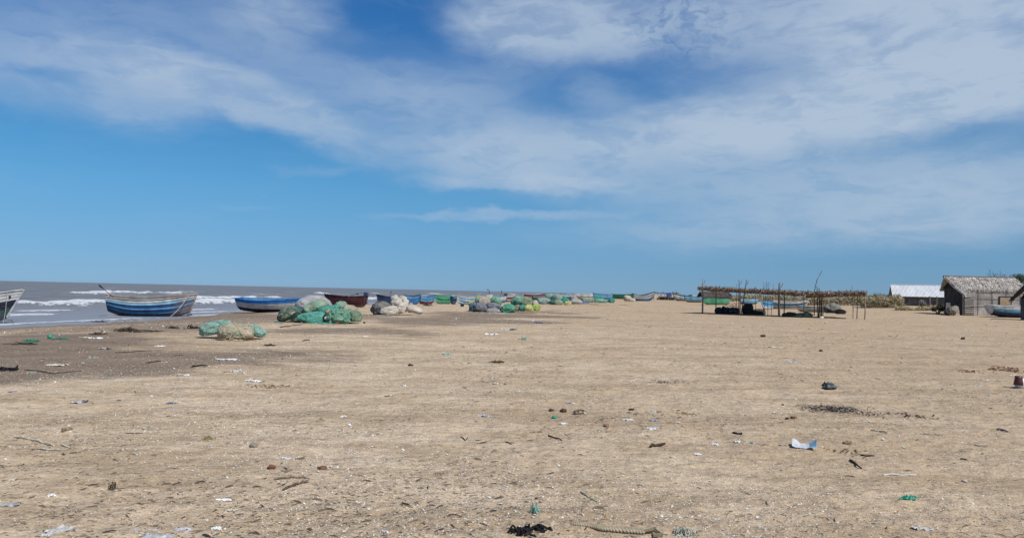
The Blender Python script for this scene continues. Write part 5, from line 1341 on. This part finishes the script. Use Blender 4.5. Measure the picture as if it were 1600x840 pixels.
scrap('plastic_sheet', 'faint blue film and rust leaf above the central litter', 1025, 643, 15, 4, (.36, .4, .46), 'plastic sheet', None, (.3, .2, .1))
scrap('paper_scrap', 'white folded scrap right of the bright blue strip', 1059, 660, 8, 4, WT, 'scrap')
scrap('paper_scrap', 'white strip left in the central litter', 980, 656, 16, 4, (.62, .62, .62), 'scrap')
stick('small forked dark twig in the lower centre', [(720, 682), (727, 688), (731, 684)], .008, BRD)
stick('dark crooked stick right of the forked twig', [(857, 680), (866, 684), (878, 688)], .012, BRD)
stick('dark short branch with knob, centre right', [(1016, 698.5), (1024, 697), (1039, 693.5)], .022, BRD)
stick('pale white stick with a dark end, centre right', [(985, 597), (991, 594.5), (1000, 593)], .012, (.6, .57, .5))
stick('small dark stick below the lone clod', [(790, 690), (799, 694)], .012, (.18, .15, .11))
bits('twig_scatter', '', 1074, 646, 56, 6, 60, .02, (.26, .17, .09))
tuft('dry_weed', 'dark brown weed patch upper centre', 778, 566, 26, 3, 34, BRD, 'weed', .007)
tuft('dry_weed', 'small dark weed patch left of the upper centre patch', 641, 571, 10, 4, 20, BRD, 'weed', .007)
lump('jellyfish', 'pale round disc lying flat, left of the white paper', 1051, 714.5, 10, 3, (.55, .49, .38), 'disc', None, None, .1)
scrap('paper_scrap', 'white torn paper right of the pale disc', 1090, 710.5, 13, 5, WT, 'scrap')
scrap('paper_scrap', 'white crumpled scrap, left of the striped carton', 1117, 695, 10, 6, WT, 'scrap')
scrap('carton', 'small white carton scrap left of a green one', 1153, 691, 10, 7, (.74, .74, .70), 'carton')
scrap('carton', 'small green and white carton scrap', 1174, 692.5, 8, 7, (.3, .5, .38), 'carton', None, WT)
scrap('plastic_sheet', 'pinkish film left of the torn white blue packet', 1222, 695, 13, 5, (.52, .46, .42), 'plastic sheet')
# torn packet: a curved white sheet, its right end blue and standing up
p0 = on(1257, 699); k = scale_at(p0); mb = MB(); vs = []; fs = []; cs = []; nu, nv = 24, 8
for j in range(nv+1):
    for i in range(nu+1):
        u, v = i/nu, j/nv; x = (u-.5)*36*k; z = .012+ (7*k*max(0, 1-u/.3)**1.2 + 9.5*k*max(0, (u-.5)/.5)**1.4)*(.35+.65*v) + .006*vns(u*7, v*5, 2); y = (v-.5)*.26+.05*math.sin(u*3)
        if u < .35: z += 4*k*v*(1-abs(u-.16)/.2 if abs(u-.16) < .2 else 0)
        vs.append((x, y, z)); cs.append((.16, .30, .38) if u > .68 and .12 < v < .9 and u < .96 else (.62, .62, .61))
for j in range(nv):
    for i in range(nu): a = j*(nu+1)+i; fs.append((a, a+1, a+nu+2, a+nu+1))
mb.add(vs, fs, cs); o = mb.build('torn_packet', M_PLASTIC, None, p0, True, -math.atan2(p0.x, p0.y)); tag(o, 'torn white packet with a blue end curling up, right of centre', 'packet', 'litter scattered on the sand')
# dark cloth
lump('cloth_bundle', 'dark grey folded cloth lying alone on the right sand', 1296, 608, 20, 10, (.07, .08, .085), 'cloth', (.17, .18, .18), M_CLOTH, .4, sub=4)
tuft('cloth_fringe', 'black frayed cord on top of the dark grey cloth', 1291, 604, 16, 8, 16, BK, 'cord', .012)
bits('charred_crumbs', '', 1302, 639, 124, 13, 750, .016, (.04, .036, .038))
bits('charred_crumbs', '', 1350, 646, 90, 9, 200, .014, (.06, .055, .05))
bits('charred_crumbs', '', 1042, 597, 60, 7, 130, .015, (.10, .09, .09))
scrap('paper_scrap', 'white scrap alone left of the ash patch', 1211, 645, 10, 4, WT, 'scrap')
scrap('paper_scrap', 'white oval scrap above the rust leaf', 1175, 626.5, 10, 3.5, CRM, 'scrap')
lump('dry_leaf', 'rust coloured leaf pair left of the ash patch', 1240, 654, 10, 5, (.3, .12, .05), 'leaf', BR)
lump('dry_leaf', 'dark leaf touching the rust coloured leaf', 1230, 655, 6, 4, BRD, 'leaf')
scrap('dark_rag', 'black crumpled rag left above the white cartons', 1151, 677, 15, 5, BK, 'rag', M_CLOTH, None, .4)
stick('pale short stick below the ash patch', [(1361, 672), (1374, 674), (1387, 677)], .014, (.46, .40, .31))
stick('thin pale stick right of the pale short stick', [(1440, 678), (1454, 679), (1468, 680)], .010, (.42, .36, .27))
stick('dark short stick far right', [(1558, 671), (1565, 672), (1575, 675)], .018, (.2, .18, .16))
stick('brown bent branch right below the ash patch', [(1345, 711), (1355, 713), (1366, 712)], .012, BRD)
stick('dark leaning plank corner sticking from the sand', [(1328, 719), (1337, 725), (1346, 732)], .015, BRD)
lump('driftwood_chunk', 'dark knotty driftwood chunk right of the torn packet', 1325, 693, 15, 4, BR, 'driftwood', LBR, None, .6)
bits('twig_scatter', '', 1318, 706, 80, 16, 40, .022, BR)
bits('twig_scatter', '', 1425, 651, 70, 10, 36, .035, BRD)
stick('long white flat strip, lower right', [(1380, 742), (1410, 742.5), (1432, 742)], .012, (.6, .57, .52), 'plastic_strip', 'strip', None, M_PLAIN, .3)
scrap('paper_scrap', 'pale strip scrap far right', 1532, 695, 16, 3, CRM, 'scrap', tear=.15)
scrap('paper_scrap', 'white film strips right of the ash patch', 1358, 659, 14, 3, CRM, 'scrap')
lump('stone', 'pale oval stone on the lower right sand', 1507, 752, 9, 4, (.5, .45, .37), 'stone', None, None, .12)
stick('dark small loop of twig on the right', [(1500, 717), (1506, 717.5), (1512, 719)], .010, BRD)
# far right bottle and leaf litter
p0 = on(1592, 606); k = scale_at(p0); mb = MB(); r = 7.5*k
jar = empty('jar', p0, 'brown jar with a white body tipped over at the right edge', 'jar', None, .5)
mb.tube([(-.02, 0, r*.75), (r*1.0, 0, r*.9), (r*2.6, 0, r)], [r*.85, r*1.0, r], (.78, .78, .79), 16); mb.build('body', M_PLASTIC, jar, smooth=True)
mb = MB(); mb.tube([(-r*.1, 0, r*.74), (-r*.15, 0, r*1.3), (-r*.1, 0, r*2.0), (-r*.1, 0, r*2.5)], [r*.95, r*.85, r*.7, r*.72], (.10, .03, .025), 14); mb.build('neck', M_PLASTIC, jar, smooth=True)
bits('dry_leaves', '', 1572, 577, 70, 10, 120, .045, (.24, .13, .08))
bits('dry_leaves', '', 1520, 581, 50, 5, 36, .045, (.28, .16, .10))
scrap('paper_scrap', 'white scrap among the reddish leaves', 1532, 583, 12, 3, CRM, 'scrap')
scrap('paper_scrap', 'white flat scrap left of the brown jar', 1553, 594, 14, 3, CRM, 'scrap')
scrap('plastic_strip', 'long pale strip on the upper right sand', 1214, 542.5, 26, 2.5, CRM, 'strip', tear=.15)
scrap('plastic_scrap', 'pale blue scrap on the upper right sand', 1238, 565.5, 18, 3, (.42, .46, .55), 'scrap')
lump('soil_clod', 'dark clod on the far right sand', 1505, 530, 7, 4, BRD, 'clod'); lump('soil_clod', 'dark small clod between the shelters and the cloth', 1192, 526, 8, 4, BRD, 'clod')
lump('soil_clod', 'brown clod near the long pale strip', 1283, 548.5, 6, 3, BRD, 'clod'); lump('soil_clod', 'black lump on the sand right of green heap', 569, 505, 3.5, 3.2, BK, 'clod')
lump('soil_clod', 'dark lump on the sand before the striped boat', 722, 478.5, 6, 4, BK, 'clod'); lump('stone', 'white lump at the foot of the second shelter post', 1284, 497, 6, 3.2, WT, 'stone')
# bow dressing of the first boat, anchor
p = at(14, 505); c = pt(11, 458, p.y); mb = MB()
d, fc = ICO[3]; rr = 1+.3*fbm(d[:, 0]*2, d[:, 1]*2, d[:, 2]*2, 3); v = d*rr[:, None]*np.array([.40, .2, .11]); mb.add([tuple(q) for q in v], fc, (.018, .018, .022)); c.y += .1
o = mb.build('tarpaulin_bundle', M_CLOTH, None, c, True); tag(o, 'black bundle lying on the bow of the white topped boat', 'bundle')
p = at(19, 507); mb = MB(); k = scale_at(p)
mb.tube([(-9*k, 0, .02), (-4*k, 0, 6*k), (0, 0, 8*k)], .014, (.3, .29, .27), 5); mb.tube([(0, -.1, 8*k), (1.5*k, 0, 3*k), (1*k, .1, .0)], .016, (.12, .1, .09), 5); mb.tube([(-9*k, 0, .02), (-2*k, .1, 1.5*k), (2*k, 0, 0)], .014, (.2, .18, .16), 5)
tag(mb.build('anchor', M_PLAIN, None, p), 'small rusty anchor on the sand under the white topped bow', 'anchor')
tuft('rope_heap', 'dark heap of rope at the bow foot of the clinker boat', 297, 493, 10, 4, 40, BK, 'rope', .02)
stick('pale rope end lying at the stern foot of the clinker boat', [(186, 494.5), (190, 495), (192, 494)], .03, (.5, .46, .4), 'rope_end', 'rope', None, M_PLAIN)
tuft('anchor_heap', 'dark anchor and rope on the sand before the red bottomed boat', 668, 477.5, 16, 4, 30, BRD, 'anchor', .025)
p = at(763, 478); mb = MB(); p.y += 3; g = pt(764.5, 458, p.y)
b3 = Vector((g.x, g.y, gz0s(g.x, g.y))); hh = pt(764.5, 453, g.y).z-b3.z
mb.tube([(0, 0, 0), (0, 0, hh*.9), (-.06, 0, hh), (-.25, 0, hh+.06)], [.04, .035, .03, .05], (.03, .03, .035), 6); tag(mb.build('steering_pole', M_PLAIN, None, b3), 'black crooked steering pole sticking up behind the mixed heap', 'pole')
# birds far up in the sky
# ================================================================== surface crumbs nobody could count
def scatter(name, n, r0, r1, half, make, dens, label=None, power=1.6, wetok=1.0):
    mb = MB(); r = r0*(r1/r0)**(RNG.random(n*3)**power); a = np.radians(RNG.uniform(-half, half, n*3)); X = r*np.sin(a); Y = r*np.cos(a)
    f = dens(X, Y); keep = (RNG.random(n*3) < f) & (noff(X, Y) < -4); X, Y = X[keep][:n], Y[keep][:n]; Z = gz(X, Y)
    for x, y, z in zip(X, Y, Z): make(mb, x, y, z)
    return tag(mb.build(name, M_PLAIN), kind='stuff')
def dn(seed, lo, hi, fr=.5, base=.06):
    return lambda X, Y: base+(1-base)*sst(lo, hi, fbm(X*fr, Y*fr, seed, 4))
def mk_shell(mb, x, y, z):
    s = random.uniform(.0034, .0078)*(1+.028*y)*(1.9 if random.random() < .04 else 1); a = random.uniform(0, 6.28); t = random.gauss(0, .5)
    u = Vector((math.cos(a), math.sin(a), t*.6))*s; v = Vector((-math.sin(a), math.cos(a), random.gauss(0, .35)))*s*random.uniform(.4, .9); p = Vector((x, y, z+s*.35)); h = Vector((0, 0, s*.4))
    c_ = jit((.72, .68, .60) if random.random() < .75 else (.5, .43, .34), .18)
    mb.add([p-u, p-v, p+u, p+v, p+h], [(0, 1, 4), (1, 2, 4), (2, 3, 4), (3, 0, 4)], c_)
scatter('shell_crumbs', 52000, 4.3, 48, 39, mk_shell, dn(3, -.25, .42, .5, .16), power=.95)
def mk_clod(mb, x, y, z):
    s = random.uniform(.004, .010)*(1+.03*y)*(1.7 if random.random() < .03 else 1); a = random.uniform(0, 6.28)
    vs = []; 
    for k in range(4): vs.append((x+math.cos(a+k*1.57)*s*random.uniform(.7, 1.4), y+math.sin(a+k*1.57)*s*random.uniform(.6, 1.1), z-.004))
    vs.append((x+random.gauss(0, .3)*s, y+random.gauss(0, .3)*s, z+s*random.uniform(.45, .9)))
    mb.add(vs, [(0, 1, 4), (1, 2, 4), (2, 3, 4), (3, 0, 4)], jit(random.choice(((.48, .37, .24), (.40, .30, .19), (.50, .39, .26))), .15))
scatter('sand_clods', 24000, 4.3, 40, 39, mk_clod, dn(11, -.3, .35, .35), power=.95)
def mk_twig(mb, x, y, z):
    l = random.uniform(.010, .036)*(1+.035*y)*(2.2 if random.random() < .06 else 1); w_ = l*random.uniform(.05, .13); a = random.gauss(.1, .7); u = Vector((math.cos(a), math.sin(a), random.gauss(0, .12)))*l/2; v = Vector((-math.sin(a), math.cos(a), 0))*w_
    p = Vector((x, y, z+w_*.7)); m_ = Vector((0, 0, w_)); c_ = jit(random.choice(((.10, .075, .05), (.15, .11, .07), (.2, .16, .11), (.06, .05, .045))), .3)
    mb.add([p-u-v*.6, p-u+v*.6, p+u+v*.5, p+u-v*.5, p-u*.3+m_, p+u*.5+m_], [(0, 3, 5, 4), (1, 4, 5, 2), (0, 4, 1), (3, 2, 5)], c_)
scatter('twig_crumbs', 17000, 4.3, 75, 39, mk_twig, dn(17, -.1, .45, .4, .10), power=.95)
def mk_white(mb, x, y, z):
    s = random.uniform(.010, .028)*(1+.02*y); a = random.uniform(0, 6.28); u = Vector((math.cos(a), math.sin(a), random.gauss(0, .4)))*s; v = Vector((-math.sin(a), math.cos(a), random.gauss(0, .4)))*s*.6; p = Vector((x, y, z+s*.45))
    c_ = jit(random.choice(((.74, .73, .70), (.62, .58, .5), (.45, .47, .47), (.4, .48, .44))), .15)
    mb.add([p-u, p-v, p+u*.8, p+v, p+Vector((0, 0, s*.3))], [(0, 1, 4), (1, 2, 4), (2, 3, 4), (3, 0, 4)], c_)
scatter('rubbish_crumbs', 1500, 9, 90, 39, mk_white, dn(23, -.1, .4, .2, .12), power=.8)
